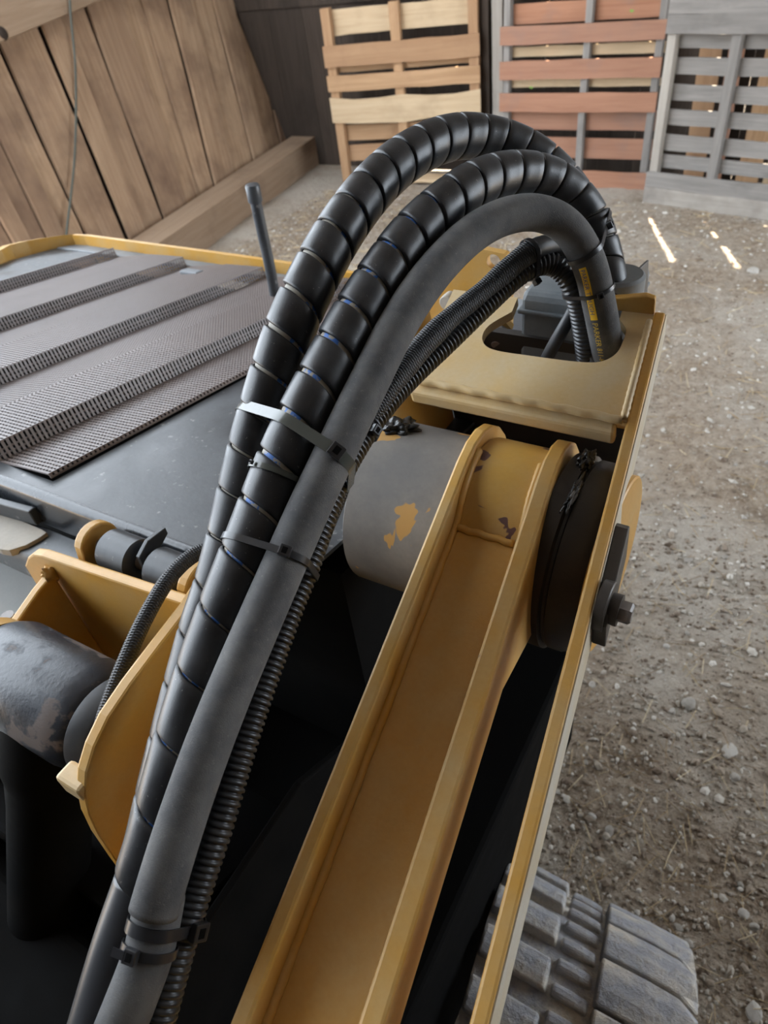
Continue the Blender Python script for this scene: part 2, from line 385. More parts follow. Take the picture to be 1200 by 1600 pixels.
# middle pallet
g0 = gz(781, 288); g1 = gz(1004, 300)
pallet('wooden_pallet', g0, g1, 'reddish brown wooden pallet standing between the tan and the grey pallet', 1.28,
       [(800, 42, 71, 'wood_red', .003), (795, 96, 125, 'wood_red', .003), (790, 146, 175, 'wood_red', .003), (785, 262, 292, 'wood_red', .004)],
       [(812, 8, 40, 'wood_red', .003), (805, 76, 92, 'wood_pale', .003), (800, 128, 140, 'wood_pale', .003), (795, 176, 205, 'wood_red', .003), (790, 217, 247, 'wood_red', .003), (812, -28, 0, 'wood_tan', .003)],
       [(.03, 'wood_grey'), (.55, 'wood_grey'), (.98, 'wood_grey')], None, sw=.045)
# leaning behind it: tan boards of another pallet
# right pallet
g0 = gz(1006, 318); g1 = gz(1235, 350)
pr = pallet('wooden_pallet', g0, g1, 'weathered grey wooden pallet with solid board along its foot', 1.30,
       [(1012, 268, 292, 'wood_grey', .003), (1010, 292, 318, 'wood_post', .003), (1046, -6, 22, 'wood_grey', .004), (1046, 22, 54, 'wood_grey', .004), (1046, -40, -8, 'wood_grey', .004)],
       [(1050, 57, 79, 'wood_grey', .003), (1045, 93, 120, 'wood_grey', .003), (1040, 135, 161, 'wood_grey', .003), (1035, 174, 199, 'wood_grey', .003), (1030, 214, 239, 'wood_grey', .003), (1027, 246, 266, 'wood_grey', .003)],
       [(.025, 'wood_post'), (.43, 'wood_grey'), (.98, 'wood_grey')], None, sw=.055, lean=.03)
# spare board and planks leaning behind the grey pallet
for i, (px, w) in enumerate(((1065, .14), (1100, .10), (1145, .15), (1188, .12))):
    P = gy(px, 300, 5.93)
    tag(plank('loose_board', (P[0], 5.93, 0), (0.03*(i-1), .02, 1), (1, 0, 0), 1.35, w, -.02, ('wood_tan', 'wood_red', 'wood_tan', 'wood_pale')[i], rag=.004),
        ('narrow tan board leaning behind the grey pallet near its left end', 'reddish board leaning behind the grey pallet beside its middle stringer',
         'wide tan board leaning behind the grey pallet right of its middle stringer', 'pale board leaning behind the right end of the grey pallet')[i], 'board', 'boards leaning behind the grey pallet')
P = gz(640, 285, .02)
tag(plank('fallen_board', P, (1, .05, 0), (0, 1, 0), .75, .16, .03, 'wood_pale', rag=.006), 'pale board lying on the dirt below the arching hoses', 'board')

# leaves pressed into the pallet gaps
for i, (px, py) in enumerate(((705, -3), (900, 105), (974, 106), (830, 137), (987, 17))[1:]):
    P = gy(px, py, 5.80); mb = MB()
    mb.add([P+np.array(q)*.016 for q in ((-1, 0, 0), (-.3, -.1, .55), (1.1, 0, .1), (.1, .1, -.6))], [(0, 1, 2, 3)])
    mb.v += [tuple(np.array(q)+np.array([0, .002, 0])) for q in mb.v]; mb.f += [(7, 6, 5, 4)] + [(j, (j+1) % 4, 4+(j+1) % 4, 4+j) for j in range(4)]
    tag(mb.build('leaf', 'leaf'), ('small bright green leaf in the reddish pallet, above its middle left slat', 'small bright green leaf in the reddish pallet, right of its middle stringer',
        'small bright green leaf in the reddish pallet near its left stringer', 'small bright green leaf at the top right of the reddish pallet')[i], 'leaf', 'leaves caught in the reddish pallet')

# ---- wire hanging down the left wall
def catmull(P, n=14):
    P = [np.array(p, float) for p in P]; P = [2*P[0]-P[1]] + P + [2*P[-1]-P[-2]]; out = []
    for i in range(1, len(P)-2):
        for k in range(n):
            t = k/n; a, b, c, d = P[i-1], P[i], P[i+1], P[i+2]
            out.append(.5*((2*b)+(-a+c)*t+(2*a-5*b+4*c-d)*t*t+(-a+3*b-3*c+d)*t**3))
    out.append(P[-2]); return np.array(out)
def resample(P, ds):
    seg = np.linalg.norm(np.diff(P, axis=0), axis=1); s = np.concatenate([[0], np.cumsum(seg)]); n = max(3, int(s[-1]/ds)+1)
    q = np.linspace(0, s[-1], n); return np.stack([np.interp(q, s, P[:, i]) for i in range(3)], 1), q
def frames(P):
    T = np.gradient(P, axis=0); T /= np.linalg.norm(T, axis=1)[:, None]
    N = np.zeros_like(T); v = np.cross(T[0], (0.3, 0.2, 1)); N[0] = unit(v)
    for i in range(1, len(P)):
        v = N[i-1]-T[i]*np.dot(N[i-1], T[i]); N[i] = unit(v)
    return T, N, np.cross(T, N)
class Path:
    def __init__(s, pts, ds=.0025, smooth=3):
        P = catmull(pts, 16); P, _ = resample(P, ds)
        for _ in range(smooth*6):
            P[1:-1] = P[:-2]*.25+P[1:-1]*.5+P[2:]*.25
        s.P, s.s = resample(P, ds); s.T, s.N, s.B = frames(s.P); s.L = s.s[-1]; s.px = np.array([proj(p) for p in s.P])
    def ev(s, q):
        f = lambda A: np.array([np.interp(q, s.s, A[:, i]) for i in range(3)]).T
        return f(s.P), f(s.T), f(s.N), f(s.B)
    def near(s, px, py): return s.s[np.argmin(((s.px-np.array([px, py]))**2).sum(1))]
def tube_obj(name, path, rad, mat, parent=None, seg=20, s0=0, s1=None, ds=None, rfun=None, flat=None, label=None):
    s1 = path.L if s1 is None else s1; ds = ds or .004; n = max(2, int((s1-s0)/ds)+1)
    q = np.linspace(s0, s1, n); P, T, N, B = path.ev(q); r = np.full(n, rad) if rfun is None else rfun(q)
    th = np.arange(seg)/seg*2*math.pi
    V = P[:, None, :] + r[:, None, None]*(np.cos(th)[None, :, None]*N[:, None, :] + np.sin(th)[None, :, None]*B[:, None, :])
    V = V.reshape(-1, 3); c = (V.min(0)+V.max(0))/2
    F = [(i*seg+k, i*seg+(k+1) % seg, (i+1)*seg+(k+1) % seg, (i+1)*seg+k) for i in range(n-1) for k in range(seg)]
    F += [tuple(range(seg))[::-1], tuple((n-1)*seg+k for k in range(seg))]
    me = bpy.data.meshes.new(name); me.from_pydata([tuple(p) for p in V-c], [], F); me.update()
    uvl = me.uv_layers.new(name='UVMap'); uv = []
    for f in me.polygons:
        vv = list(f.vertices)
        if len(vv) > 4: uv += [(0, 0)]*len(vv); continue
        ks = [v % seg for v in vv]; wrap = max(ks) - min(ks) > 1
        for v in vv:
            k = v % seg; k = seg if (wrap and k == 0) else k
            uv.append((q[v//seg]*10, k/seg))
    uvl.data.foreach_set('uv', np.array(uv, 'f').ravel()); me.shade_smooth(); me.materials.append(MATS[mat])
    o = bpy.data.objects.new(name, me); link(o, Matrix.Translation(Vector(c)), parent)
    if label: o['label'] = label
    return o

cb = Path([onplane(108, -40, LB+LN*.10, LN), onplane(110, 20, LB+LN*.09, LN), onplane(118, 110, LB+LN*.06, LN), onplane(117, 240, LB+LN*.05, LN), onplane(104, 362, LB+LN*.05, LN), onplane(98, 430, LB+LN*.05, LN)], .03, 1)
tag(tube_obj('hanging_wire', cb, .008, 'cable', seg=8, ds=.03), 'thin dark wire hanging down the plank wall', 'wire')

# ================================================================== LIFT ARM AND TOWER
PC = np.array([0, .5636, 1.3225]); AY, AZ = .968, .2508; KX = -.107
def AP(x, s, n): return np.array([x+KX*s, PC[1]+s*AY-n*AZ, PC[2]+s*AZ+n*AY])
AN = np.array([0, -AZ, AY]); RF = .122
def auv(px, py, n=.122):                      # pixel -> (x, s) on the plane at height n of the arm frame
    P = onplane(px, py, AP(0, 0, n), AN); s = (P[1]-PC[1]+n*AZ)/AY; return P[0]-KX*s, s
arm = empty('lift_arm', AP(-.225, -.3, -.12), 'yellow steel loader lift arm, an open channel running to the pivot tube', 'lift arm')
def flange(x0, x1, deep=True):
    pr = [(-.98, RF), (-.60, RF), (-.30, RF), (-.12, RF), (0, RF)]
    for k in range(1, 15): a = math.pi/2 - k*math.radians(205)/14; pr.append((RF*math.cos(a), RF*math.sin(a)))
    pr += [(-.20, -.13), (-.60, -.16), (-.98, -.16)] if deep else [(-.112, .0), (-.20, RF-.06), (-.60, RF-.05), (-.98, RF-.05)]
    return MB().prism([AP(x0, s, n) for s, n in pr], (x1-x0, 0, 0))
flange(-.279, -.265).build('flange', 'yellow_arm', arm, bevel=.003)
flange(-.190, -.172, False).build('flange', 'yellow_arm', arm, bevel=.003)
web = MB(); pr = [(-.98, .092), (-.25, .092), (-.115, .092), (-.045, .092)]
web.prism([AP(-.268, s, n) for s, n in pr] + [AP(-.268, s, n-.012) for s, n in reversed(pr)], (.081, 0, 0)).build('web', 'yellow_arm', arm)
bp = MB(); pr = [(-.98, -.13), (-.20, -.10)]
bp.prism([AP(-.268, s, n) for s, n in pr] + [AP(-.268, s, n-.012) for s, n in reversed(pr)], (.02, 0, 0)).build('lower_web', 'yellow_arm', arm)
MB().lathe(AP(-.268, 0, 0), (1, 0, 0), [(0, .109), (.04, .109), (.082, .109)], 64).build('pivot_sleeve', 'chipped', arm, smooth=40)
# weld beads where the web meets the flanges
for x, nm in ((-.2635, 'weld_bead'), (-.1915, 'weld_bead')):
    p = Path([AP(x+random.uniform(-.0006, .0006), s, .0935) for s in np.arange(-.96, -.09, .03)] + [AP(x, -.06, .0945), AP(x, -.03, .1075), AP(x, .0, .1115), AP(x, .03, .108)], .003, 1)
    tube_obj(nm, p, .0046, 'yellow_arm', arm, seg=10, rfun=lambda q: .0046+.0003*np.sin(q*900)+.0002*np.sin(q*173))
p = Path([AP(x, -.062-.001*math.sin(x*300), .0935) for x in np.arange(-.262, -.190, .008)], .002, 0)
tube_obj('weld_bead', p, .004, 'yellow_arm', arm, seg=10)

tw = empty('loader_tower', AP(-.2, .15, -.6), 'yellow loader tower with cut-out top plate and long outer side plate', 'tower')
# outer side plate
pr = [(-.95, RF), (-.3, RF), (.09, RF), (.265, RF+.004), (.275, RF-.01), (.275, RF-.04), (.12, RF-.06), (-.2, RF-.06), (-.95, RF-.075)]
MB().prism([AP(-.1175, s, n) for s, n in pr], (.012, 0, 0)).build('side_plate', 'yellow', tw, bevel=.0025)
MB().prism([AP(-.1055, s, n-.003) for s, n in pr[:4]] + [AP(-.1055, s, n+.003) for s, n in pr[4:]], (.0012, 0, 0)).build('side_plate_face', 'yellow_side', tw)
# top plate with cut-out
inn = [auv(*p) for p in ((800, 488), (766, 508), (754, 525), (758, 540), (778, 549), (830, 557), (900, 566), (938, 566), (962, 554), (973, 535), (978, 516), (968, 500))]
inn = [q[:2] for q in catmull([(a_, b_, 0) for a_, b_ in inn], 5)]
X0, X1, S0, S1 = -.372, -.1175, .098, .262
out = [(X0, S0), (X1, S0), (X1, S1), (inn[-1][0], S1)] + inn[::-1] + [(inn[0][0], S1), (X0, S1)]
MB().prism([AP(x_, s_, RF+.001) for x_, s_ in out], -AN*.012).build('top_plate', 'yellow_dusty', tw)
# front lip: a bar stepped below the plate edge
MB().prism([AP(-.372, s, n) for s, n in ((.086, RF-.007), (.102, RF-.004), (.102, RF-.030), (.086, RF-.026))], (.245, 0, 0)).build('front_lip', 'yellow_dusty', tw, bevel=.004)
p = Path([AP(x, .099+.001*math.sin(x*200), RF+.001) for x in np.arange(-.362, -.116, .01)], .003, 0)
tube_obj('weld_bead', p, .0045, 'yellow_dusty', tw, seg=10)
p = Path([AP(-.1205, s, RF+.002) for s in np.arange(.10, .26, .01)], .003, 0)
tube_obj('weld_bead', p, .005, 'yellow_dusty', tw, seg=10, rfun=lambda q: .004+.0005*np.sin(q*900))
# upturned rear lip
MB().prism([AP(x, s, n) for x, s, n in ((-.165, .262, RF), (-.1175, .262, RF), (-.1175, .262, RF+.023), (-.128, .262, RF+.026), (-.165, .262, RF+.017))], AP(0, .008, 0)-AP(0, 0, 0)).build('rear_lip', 'yellow', tw, bevel=.002)
# inner side plate and rear wall of the tower
MB().prism([AP(-.415, s, n) for s, n in ((.11, RF-.01), (.262, RF-.01), (.262, -.30), (.12, -.30), (.03, -.10), (.03, .0))], (-.012, 0, 0)).build('inner_plate', 'yellow', tw, bevel=.002)
MB().prism([AP(x, .262, n) for x, n in ((-.415, .06), (-.135, .06), (-.15, -.25), (-.415, -.25))], AP(0, .01, 0)-AP(0, 0, 0)).build('rear_plate', 'grease_and_shade', tw)  # black stands in for the shade inside the tower, not grease
# left boss (dusty) and right boss (greasy)
MB().lathe(AP(-.400, 0, 0), (1, 0, 0), [(0, .098), (.004, .104), (.116, .104), (.121, .104)], 64).build('pivot_boss', 'boss_dust', tw, smooth=40, label='dusty grey pivot boss with flaking yellow paint')
MB().lathe(AP(-.172, 0, 0), (1, 0, 0), [(0, .112), (.018, .112), (.020, .106), (.023, .106), (.025, .109), (.038, .109), (.0545, .100)], 64).build('pivot_boss', 'grease_and_shade', tw, smooth=30, label='black greasy pivot boss')
MB().lathe(AP(-.1172, 0, 0), (1, 0, 0), [(0, .101), (.010, .101), (.0115, .099)], 64).build('pivot_cap', 'yellow', tw, smooth=30)
def lump(c, r, n=3, seed=1):
    rr = random.Random(seed); bm = bmesh.new(); bmesh.ops.create_icosphere(bm, subdivisions=n, radius=1)
    for v in bm.verts:
        q = v.co; k = 1+.35*math.sin(5*q.x+seed)*math.sin(6*q.y+2*seed)+.22*math.sin(11*q.z+seed)*math.sin(9*q.x)+rr.uniform(-.03, .03)
        v.co = Vector((q.x*r[0]*k, q.y*r[1]*k, q.z*r[2]*k))
    mb = MB(); idx = {v: i for i, v in enumerate(bm.verts)}
    mb.add([np.array(v.co)+c for v in bm.verts], [tuple(idx[v] for v in f.verts) for f in bm.faces]); bm.free(); return mb
lump(AP(-.375, .045, .095), (.020, .016, .009), 4, 3).build('grease_lump', 'grease_lump', tw, smooth=True)
lump(AP(-.150, .055, .100), (.007, .015, .008), 4, 5).build('grease_lump', 'grease_lump', tw, smooth=True)
lump(AP(-.150, .005, .112), (.004, .03, .005), 4, 8).build('grease_lump', 'grease_lump', tw, smooth=True)
# retaining plate, washers and hex bolt on the outside
xs = -.1045
sa0 = auv(962, 812, RF-.012)[1]; sa1 = auv(934, 972, RF-.012)[1]
MB().prism([AP(xs, s_, n_) for s_, n_ in ((sa0, RF-.016), (sa0-.008, RF-.010), (sa1+.006, RF-.010), (sa1, RF-.018), (sa1-.002, RF-.056), (sa0-.01, RF-.056))], (.013, 0, 0)).build('retainer_plate', 'bracket_steel', tw, bevel=.0015)
bc = gx(936, 944, -.0915); bc = np.array([-.0915, bc[1], bc[2]])
bolt = MB().lathe(bc, (1, 0, 0), [(0, .024), (.009, .024), (.010, .023)], 32).build('washer', 'bracket_steel', tw, smooth=30)
MB().lathe(bc+np.array([.010, 0, 0]), (1, 0, 0), [(0, .0145), (.006, .0150), (.009, .0150)], 28).build('lock_washer', 'bracket_steel', tw, smooth=30)
hx = MB().lathe(bc+np.array([.019, 0, 0]), (1, 0, 0), [(0, .0105), (.009, .0105), (.011, .0085)], 6).build('bolt_head', 'steel', tw)

# ================================================================== TANK, YELLOW EAR, BRACKET BEHIND THE CUT-OUT
tk = empty('fluid_tank', at(890, 540, .93), 'dark grey plastic tank with round black cap behind the tower cut-out', 'tank')
o0 = at(812, 520, .93); ux = np.array([1, .0, 0]); uy = np.array([0, 1, 0]); 
zt = at(812, 428, .93)[2]; zb = o0[2]-.05
def tankpt(px, py, yy): return gy(px, py, yy)
yf = o0[1]
xa = o0[0]; xb = gy(975, 470, yf)[0]
MB().prism([(xa, yf, z_) for z_ in (zb, zt-.012)] + [(xa+.004, yf+.004, zt)] + [(xa+.004, yf+.11, zt), (xa, yf+.12, zb)], (xb-xa, 0, 0)).build('body', 'tank', tk, bevel=.006)
MB().box((xa-.003, yf-.004, zt-.030), (xb+.003, yf+.122, zt-.024)).build('seam_flange', 'tank', tk, bevel=.002)
cc = gy(964, 432, yf+.02); MB().cyl((cc[0], cc[1], zt-.03), (cc[0], cc[1], cc[2]+.004), .033, 32).build('neck', 'tank', tk, smooth=40)
MB().lathe(cc, (0, 0, 1), [(0, .038), (.006, .041), (.008, .037), (.010, .039), (.032, .039), (.038, .032), (.039, .005)], 40).build('cap', 'black_rubber', tk, smooth=35)

ear = empty('yellow_bracket', at(735, 500, .97), 'yellow steel bracket ear with a round hole, rising behind the tower', 'bracket')
yy = at(760, 440, 1.0)[1]
pts = [gy(*p, yy) for p in ((655, 505), (690, 455), (715, 400), (745, 388), (790, 397), (800, 412), (796, 470), (806, 540), (700, 540))]
hc = gy(771, 409, yy); ih = [hc+np.array([.0105*math.cos(a), 0, .0105*math.sin(a)]) for a in np.linspace(0, 2*math.pi, 37)[:-1]]
# outline resampled by direction from the hole
cpoly = [p for p in pts]
def hitpoly(a):
    d = np.array([math.cos(a), 0, math.sin(a)]); best = None
    for i in range(len(cpoly)):
        p, q = cpoly[i], cpoly[(i+1) % len(cpoly)]; e = q-p; den = d[0]*(-e[2])+d[2]*e[0]
        if abs(den) < 1e-12: continue
        w = p-hc; t = (w[0]*(-e[2])+w[2]*e[0])/den; u = (d[0]*w[2]-d[2]*w[0])/den
        if t > 0 and -1e-6 <= u <= 1+1e-6 and (best is None or t < best): best = t
    return hc+d*(best or .02)
MB().ringprism([hitpoly(a) for a in np.linspace(0, 2*math.pi, 37)[:-1]], ih, (0, .012, 0)).build('ear_plate', 'yellow', ear)
e1 = gy(660, 510, yy); e2 = gy(810, 545, yy)
MB().box((e1[0]-.02, yy-.07, e2[2]-.03), (e2[0], yy+.01, e2[2]-.018)).build('foot_plate', 'yellow', ear, bevel=.002)
b0 = gy(785, 512, yy-.05)
MB().cyl(b0+np.array([0, 0, 0]), b0+np.array([.004, -.03, -.012]), .008, 16).build('bolt', 'steel', ear, smooth=40)
MB().lathe(b0+np.array([-.001, .006, .003]), (.004, -.03, -.012), [(0, .015), (.010, .015)], 6).build('nut', 'yellow', ear)
b1 = gy(706, 465, yy-.01); MB().cyl(b1, b1+np.array([.0, -.02, .0]), .011, 16).build('bolt', 'steel_plate', ear, smooth=40)

sb = empty('slotted_bracket', at(985, 490, .90), 'small dark steel bracket with a slot beside the tank', 'bracket')
zz_ = [gy(*p, at(985, 460, .88)[1]) for p in ((972, 424), (992, 420), (998, 428), (997, 488), (990, 497), (968, 493))]
MB().prism(zz_, (0, .004, 0)).build('plate', 'bracket_steel', sb, bevel=.001)
f0, f1 = zz_[1], zz_[4]
MB().prism([f0+np.array([.002, 0, 0]), f1+np.array([.002, 0, 0]), f1+np.array([.006, .03, 0]), f0+np.array([.006, .03, 0])], (.003, 0, 0)).build('flange', 'bracket_steel', sb, bevel=.001)
sc_ = gy(984, 475, at(985, 460, .88)[1]-.0006)
MB().lathe(sc_, (0, -1, 0), [(0, .005), (.001, .0045)], 16).build('slot', 'steel_plate', sb)

# ================================================================== ENGINE HOOD
H0 = at(340, 880, .85); HV = unit((.04, 1, -.14)); HN = unit(np.cross((1, 0, 0), HV))
def HP(u, v, n=0): return H0+np.array([u, 0, 0])+HV*v+HN*n
hood = empty('engine_hood', HP(-.5, .5, -.3), 'black sloping engine hood with a louvred mesh grille and dusty panel', 'engine hood')
hp = MB()
UL, UR, VR = -1.62, .105, 1.0
for (u0, u1, v0, v1) in ((UL, UR, .012, .035), (-.352, UR, .035, VR), (UL, -1.42, .035, VR)):
    hp.prism([HP(u0, v0), HP(u1, v0), HP(u1, v1), HP(u0, v1)], -HN*.006)
hp.build('panel', 'black_paint', hood)
MB().prism([HP(UL, VR, .004), HP(UR, VR, .004), HP(UR, VR+.075, .004), HP(UL, VR+.075, .004)], -HN*.012).build('rear_rim', 'hood_rim', hood, bevel=.003)
# rounded front edge and front face
fr = [(.014, 0)] + [(.011-.011*math.sin(a), -.011+.011*math.cos(a)) for a in np.linspace(0, math.pi/2, 8)] + [(0, -.055), (.008, -.055), (.014, -.012)]
MB().prism([HP(UL, v, n) for v, n in fr], (UR-UL-.10, 0, 0)).build('front_edge', 'black_gloss', hood, smooth=50)
# grille
steps = [-.352, -.482, -.758, -1.045, -1.33, -1.42]
prof = []
for i in range(len(steps)-1):
    a, b = steps[i], steps[i+1]
    h0_ = .010 if i == 0 else .026
    full = .28; w = a-b
    if i: prof.append((a+.002, 0.0, 0))
    prof += [(a-.004, h0_*.55, 0), (a-.008, h0_, 1)]
    if w > .2: prof += [(a-w*.25, h0_*.92, 1), (a-w*.47, h0_*.82, 1), (a-w*.49, h0_*.74, 1), (a-w*.75, h0_*.38, 1), (b+.002, 0.0, 1)]
    else: prof += [(a-w*.5, h0_*.6, 1), (b+.002, 0.0, 1)]
pn = [(u, n) for u, n, _ in prof]
gr = MB(); vv = .036
while vv < VR-.004:
    for j in range(len(pn)-1):
        (ua, na), (ub, nb) = pn[j], pn[j+1]
        gr.add([HP(ua, vv, na), HP(ub, vv, nb), HP(ub, vv+.0048, nb), HP(ua, vv+.0048, na),
                HP(ua, vv, na-.0022), HP(ub, vv, nb-.0022), HP(ub, vv+.0048, nb-.0022), HP(ua, vv+.0048, na-.0022)],
               [(0, 1, 2, 3), (7, 6, 5, 4), (0, 4, 5, 1), (3, 2, 6, 7)])
    vv += .0084
go = gr.build('mesh_bars', 'mesh_metal', hood, kind='stuff', label='fine brownish mesh bars of the grille')
cw = MB(); us = []
for j in range(len(pn)-1):
    (ua, na), (ub, nb) = pn[j], pn[j+1]; L = math.hypot(ub-ua, nb-na); k = max(1, int(L/.0068))
    us += [(ua+(ub-ua)*t/k, na+(nb-na)*t/k, 0) for t in range(k)]
for u, n, _ in us:
    cw.add([HP(u, .036, n+.0002), HP(u-.0016, .036, n+.0002), HP(u-.0016, VR, n+.0002), HP(u, VR, n+.0002), HP(u-.0008, .036, n-.003), HP(u-.0008, VR, n-.003)],
           [(0, 1, 2, 3), (0, 3, 5, 4), (1, 4, 5, 2)])
cw.build('mesh_wires', 'mesh_metal', hood, kind='stuff', label='thin cross wires of the grille mesh')
MB().prism([HP(-1.42, .03, -.045), HP(-.352, .03, -.045), HP(-.352, VR, -.045), HP(-1.42, VR, -.045)], -HN*.01).build('radiator_screen', 'black_deep', hood)
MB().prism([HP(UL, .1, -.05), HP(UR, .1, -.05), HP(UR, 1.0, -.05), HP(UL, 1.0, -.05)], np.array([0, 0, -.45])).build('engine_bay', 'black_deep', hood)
for px, py in ((208, 418), (300, 427)):
    P = onplane(px, py, HP(0, 0, .012), HN); MB().obox(P, (1, 0, 0), HV, HN, (.06, .03, .016)).build('latch', 'hood_rim', hood, bevel=.003)
# yellow guard bar behind the hood
gp = [onplane(px, py, HP(0, 0, .035), HN) for px, py in ((-45, 404), (-10, 392), (4, 384), (30, 378), (60, 373), (88, 369), (108, 367), (130, 368), (250, 384), (340, 396), (430, 409), (530, 424), (610, 437))]
mb = MB(); dn_ = np.array([0, 0, -.075]); bk = np.array([.02, .012, 0])
for i in range(len(gp)-1):
    a, b = gp[i], gp[i+1]; mb.add([a, b, b+dn_, a+dn_, a+bk, b+bk, b+dn_+bk, a+dn_+bk], [(0, 1, 2, 3), (7, 6, 5, 4), (0, 4, 5, 1), (3, 2, 6, 7)])
mb.add([gp[0], gp[0]+dn_, gp[0]+dn_+bk, gp[0]+bk], [(0, 1, 2, 3)])
go = mb.build('rear_guard', 'yellow'); bm = bmesh.new(); bm.from_mesh(go.data); bmesh.ops.remove_doubles(bm, verts=bm.verts, dist=.0005); bm.to_mesh(go.data); bm.free()
tag(go, 'long yellow steel guard rail along the rear edge of the hood', 'guard rail')
# thin upright pipe with a collar
pb = HP(-.535, .80, 0) if False else onplane(432, 475, HP(0, 0, 0), HN); 
tp = np.array([pb[0]+.012, pb[1]-.005, pb[2]+.272])
pipe = empty('upright_pipe', pb, 'thin dark steel pipe with a collar standing on the hood', 'pipe')
tube_obj('shaft', Path([pb, pb*.66+tp*.34+np.array([.003, 0, 0]), pb*.33+tp*.67+np.array([.001, 0, 0]), tp], .01, 1), .0125, 'black_paint', pipe, seg=18, ds=.02)
u_ = unit(tp-pb); MB().lathe(tp-u_*.035, u_, [(0, .0145), (.002, .0158), (.033, .0158), (.036, .014), (.037, .008)], 20, ref=(1, 0, 0)).build('collar', 'black_paint', pipe, smooth=40)

# ================================================================== CLEVIS BRACKET, PINS, CYLINDER (left)
cl = empty('clevis_bracket', (-.62, .25, 1.10), 'yellow welded clevis bracket holding the black cylinder eye', 'bracket')
XO = -.463
pts = [gx(*p, XO) for p in ((336, 888), (318, 915), (296, 950), (250, 1010), (205, 1070), (170, 1122), (148, 1168), (136, 1208), (134, 1242), (141, 1275), (155, 1305), (180, 1342), (207, 1380), (245, 1440), (275, 1330), (322, 1100), (342, 900))]
MB().prism(pts, (-.015, 0, 0)).build('side_plate', 'yellow', cl, bevel=.003)
YB = .30
bpl = [gy(*p, YB) for p in ((330, 958), (64, 868), (50, 866), (42, 872), (38, 884))]
zlow = 1.10
bk_ = [bpl[0], bpl[1], bpl[2], bpl[3], bpl[4], np.array([bpl[4][0]-.01, YB, zlow]), np.array([bpl[0][0]-.05, YB, zlow]), np.array([bpl[0][0]-.012, YB, 1.24])]
MB().prism(bk_, (0, .014, 0)).build('back_plate', 'yellow', cl, bevel=.003)
XG = -.752
gs = [gx(*p, XG) for p in ((84, 896), (60, 925), (30, 968), (0, 1010), (-25, 1050))]
gs2 = [np.array([XG, .16, 1.10]), np.array([XG, YB, 1.10])]
MB().prism(gs+gs2, (-.014, 0, 0)).build('side_plate', 'yellow', cl, bevel=.003)
P = gx(82, 899, XG); lump(P+np.array([-.006, .002, .0]), (.010, .010, .011), 3, 2).build('weld_bead', 'yellow', cl, smooth=True)
PCY = np.array([0, .180, 1.255])
MB().lathe(PCY+np.array([-.508, 0, 0]), (1, 0, 0), [(0, .052), (.030, .052)], 48).build('boss', 'yellow', cl, smooth=30)
MB().lathe(PCY+np.array([-.752, 0, 0]), (1, 0, 0), [(0, .052), (.020, .052)], 48).build('boss', 'yellow', cl, smooth=30)
P = gx(125, 1222, XO-.02); MB().obox(P, (1, 0, 0), (0, 1, 0), (0, 0, 1), (.035, .022, .028)).build('stop_block', 'yellow_dusty', cl, bevel=.004)

cy = empty('hydraulic_cylinder', PCY+np.array([-.62, 0, -.2]), 'black cast hydraulic cylinder with worn rusty eye in the clevis', 'hydraulic cylinder')
MB().lathe(PCY+np.array([-.728, 0, 0]), (1, 0, 0), [(0, .050), (.008, .058), (.02, .062), (.155, .062), (.178, .058), (.190, .050)], 64).build('eye', 'cast_black', cy, smooth=60)
MB().lathe(PCY+np.array([-.545, 0, 0]), (1, 0, 0), [(0, .053), (.004, .057), (.030, .057), (.035, .053)], 64).build('seal_ring', 'black_rubber', cy, smooth=40)
bd = unit((-.10, -.42, -.90)); bo = PCY+np.array([-.635, 0, 0])
MB().lathe(bo, bd, [(.02, .056), (.09, .060), (.12, .052), (.16, .050), (.60, .050)], 48, ref=(1, 0, 0)).build('barrel', 'black_deep', cy, smooth=40)  # blacker than the cast eye: its shadow is put into the colour
# pins with rollers
hg = empty('hinge_pin', (-.61, .345, 1.30), 'hinge pin with two black rollers and yellow ears in front of the hood', 'hinge')
ax = np.array([0, .346, 1.322])
MB().cyl(ax+np.array([-.725, 0, 0]), ax+np.array([-.505, 0, 0]), .0105, 24).build('pin', 'steel', hg, smooth=40)
for x0, x1 in ((-.680, -.624), (-.598, -.545)):
    MB().lathe(ax+np.array([x0, 0, 0]), (1, 0, 0), [(0, .013), (0.001, .024), (.004, .027), (x1-x0-.004, .027), (x1-x0-.001, .024), (x1-x0, .013)], 40).build('roller', 'black_paint', hg, smooth=40)
for x0 in (-.712, -.536):
    pr = [(YB+.012, 1.29)] + [(.346+.030*math.cos(a), 1.322+.030*math.sin(a)) for a in np.linspace(math.radians(150), math.radians(-40), 14)] + [(.352, 1.24), (YB+.012, 1.24)]
    MB().prism([(x0, y, z) for y, z in pr], (.016, 0, 0)).build('ear', 'yellow', hg, bevel=.003)
MB().prism([(-.612, y, z) for y, z in ((.335, 1.345), (.355, 1.355), (.384, 1.352), (.384, 1.342), (.36, 1.33), (.37, 1.30), (.335, 1.30))], (.006, 0, 0)).build('keeper_plate', 'black_paint', hg, bevel=.001)
rc = ax+np.array([-.508, -.012, .014]); th = np.linspace(0, 2*math.pi, 40)
tube_obj('split_ring', Path([rc+np.array([.003*math.sin(t), .019*math.cos(t), .019*math.sin(t)]) for t in th[:-1]], .002, 0), .0018, 'steel_plate', hg, seg=10)
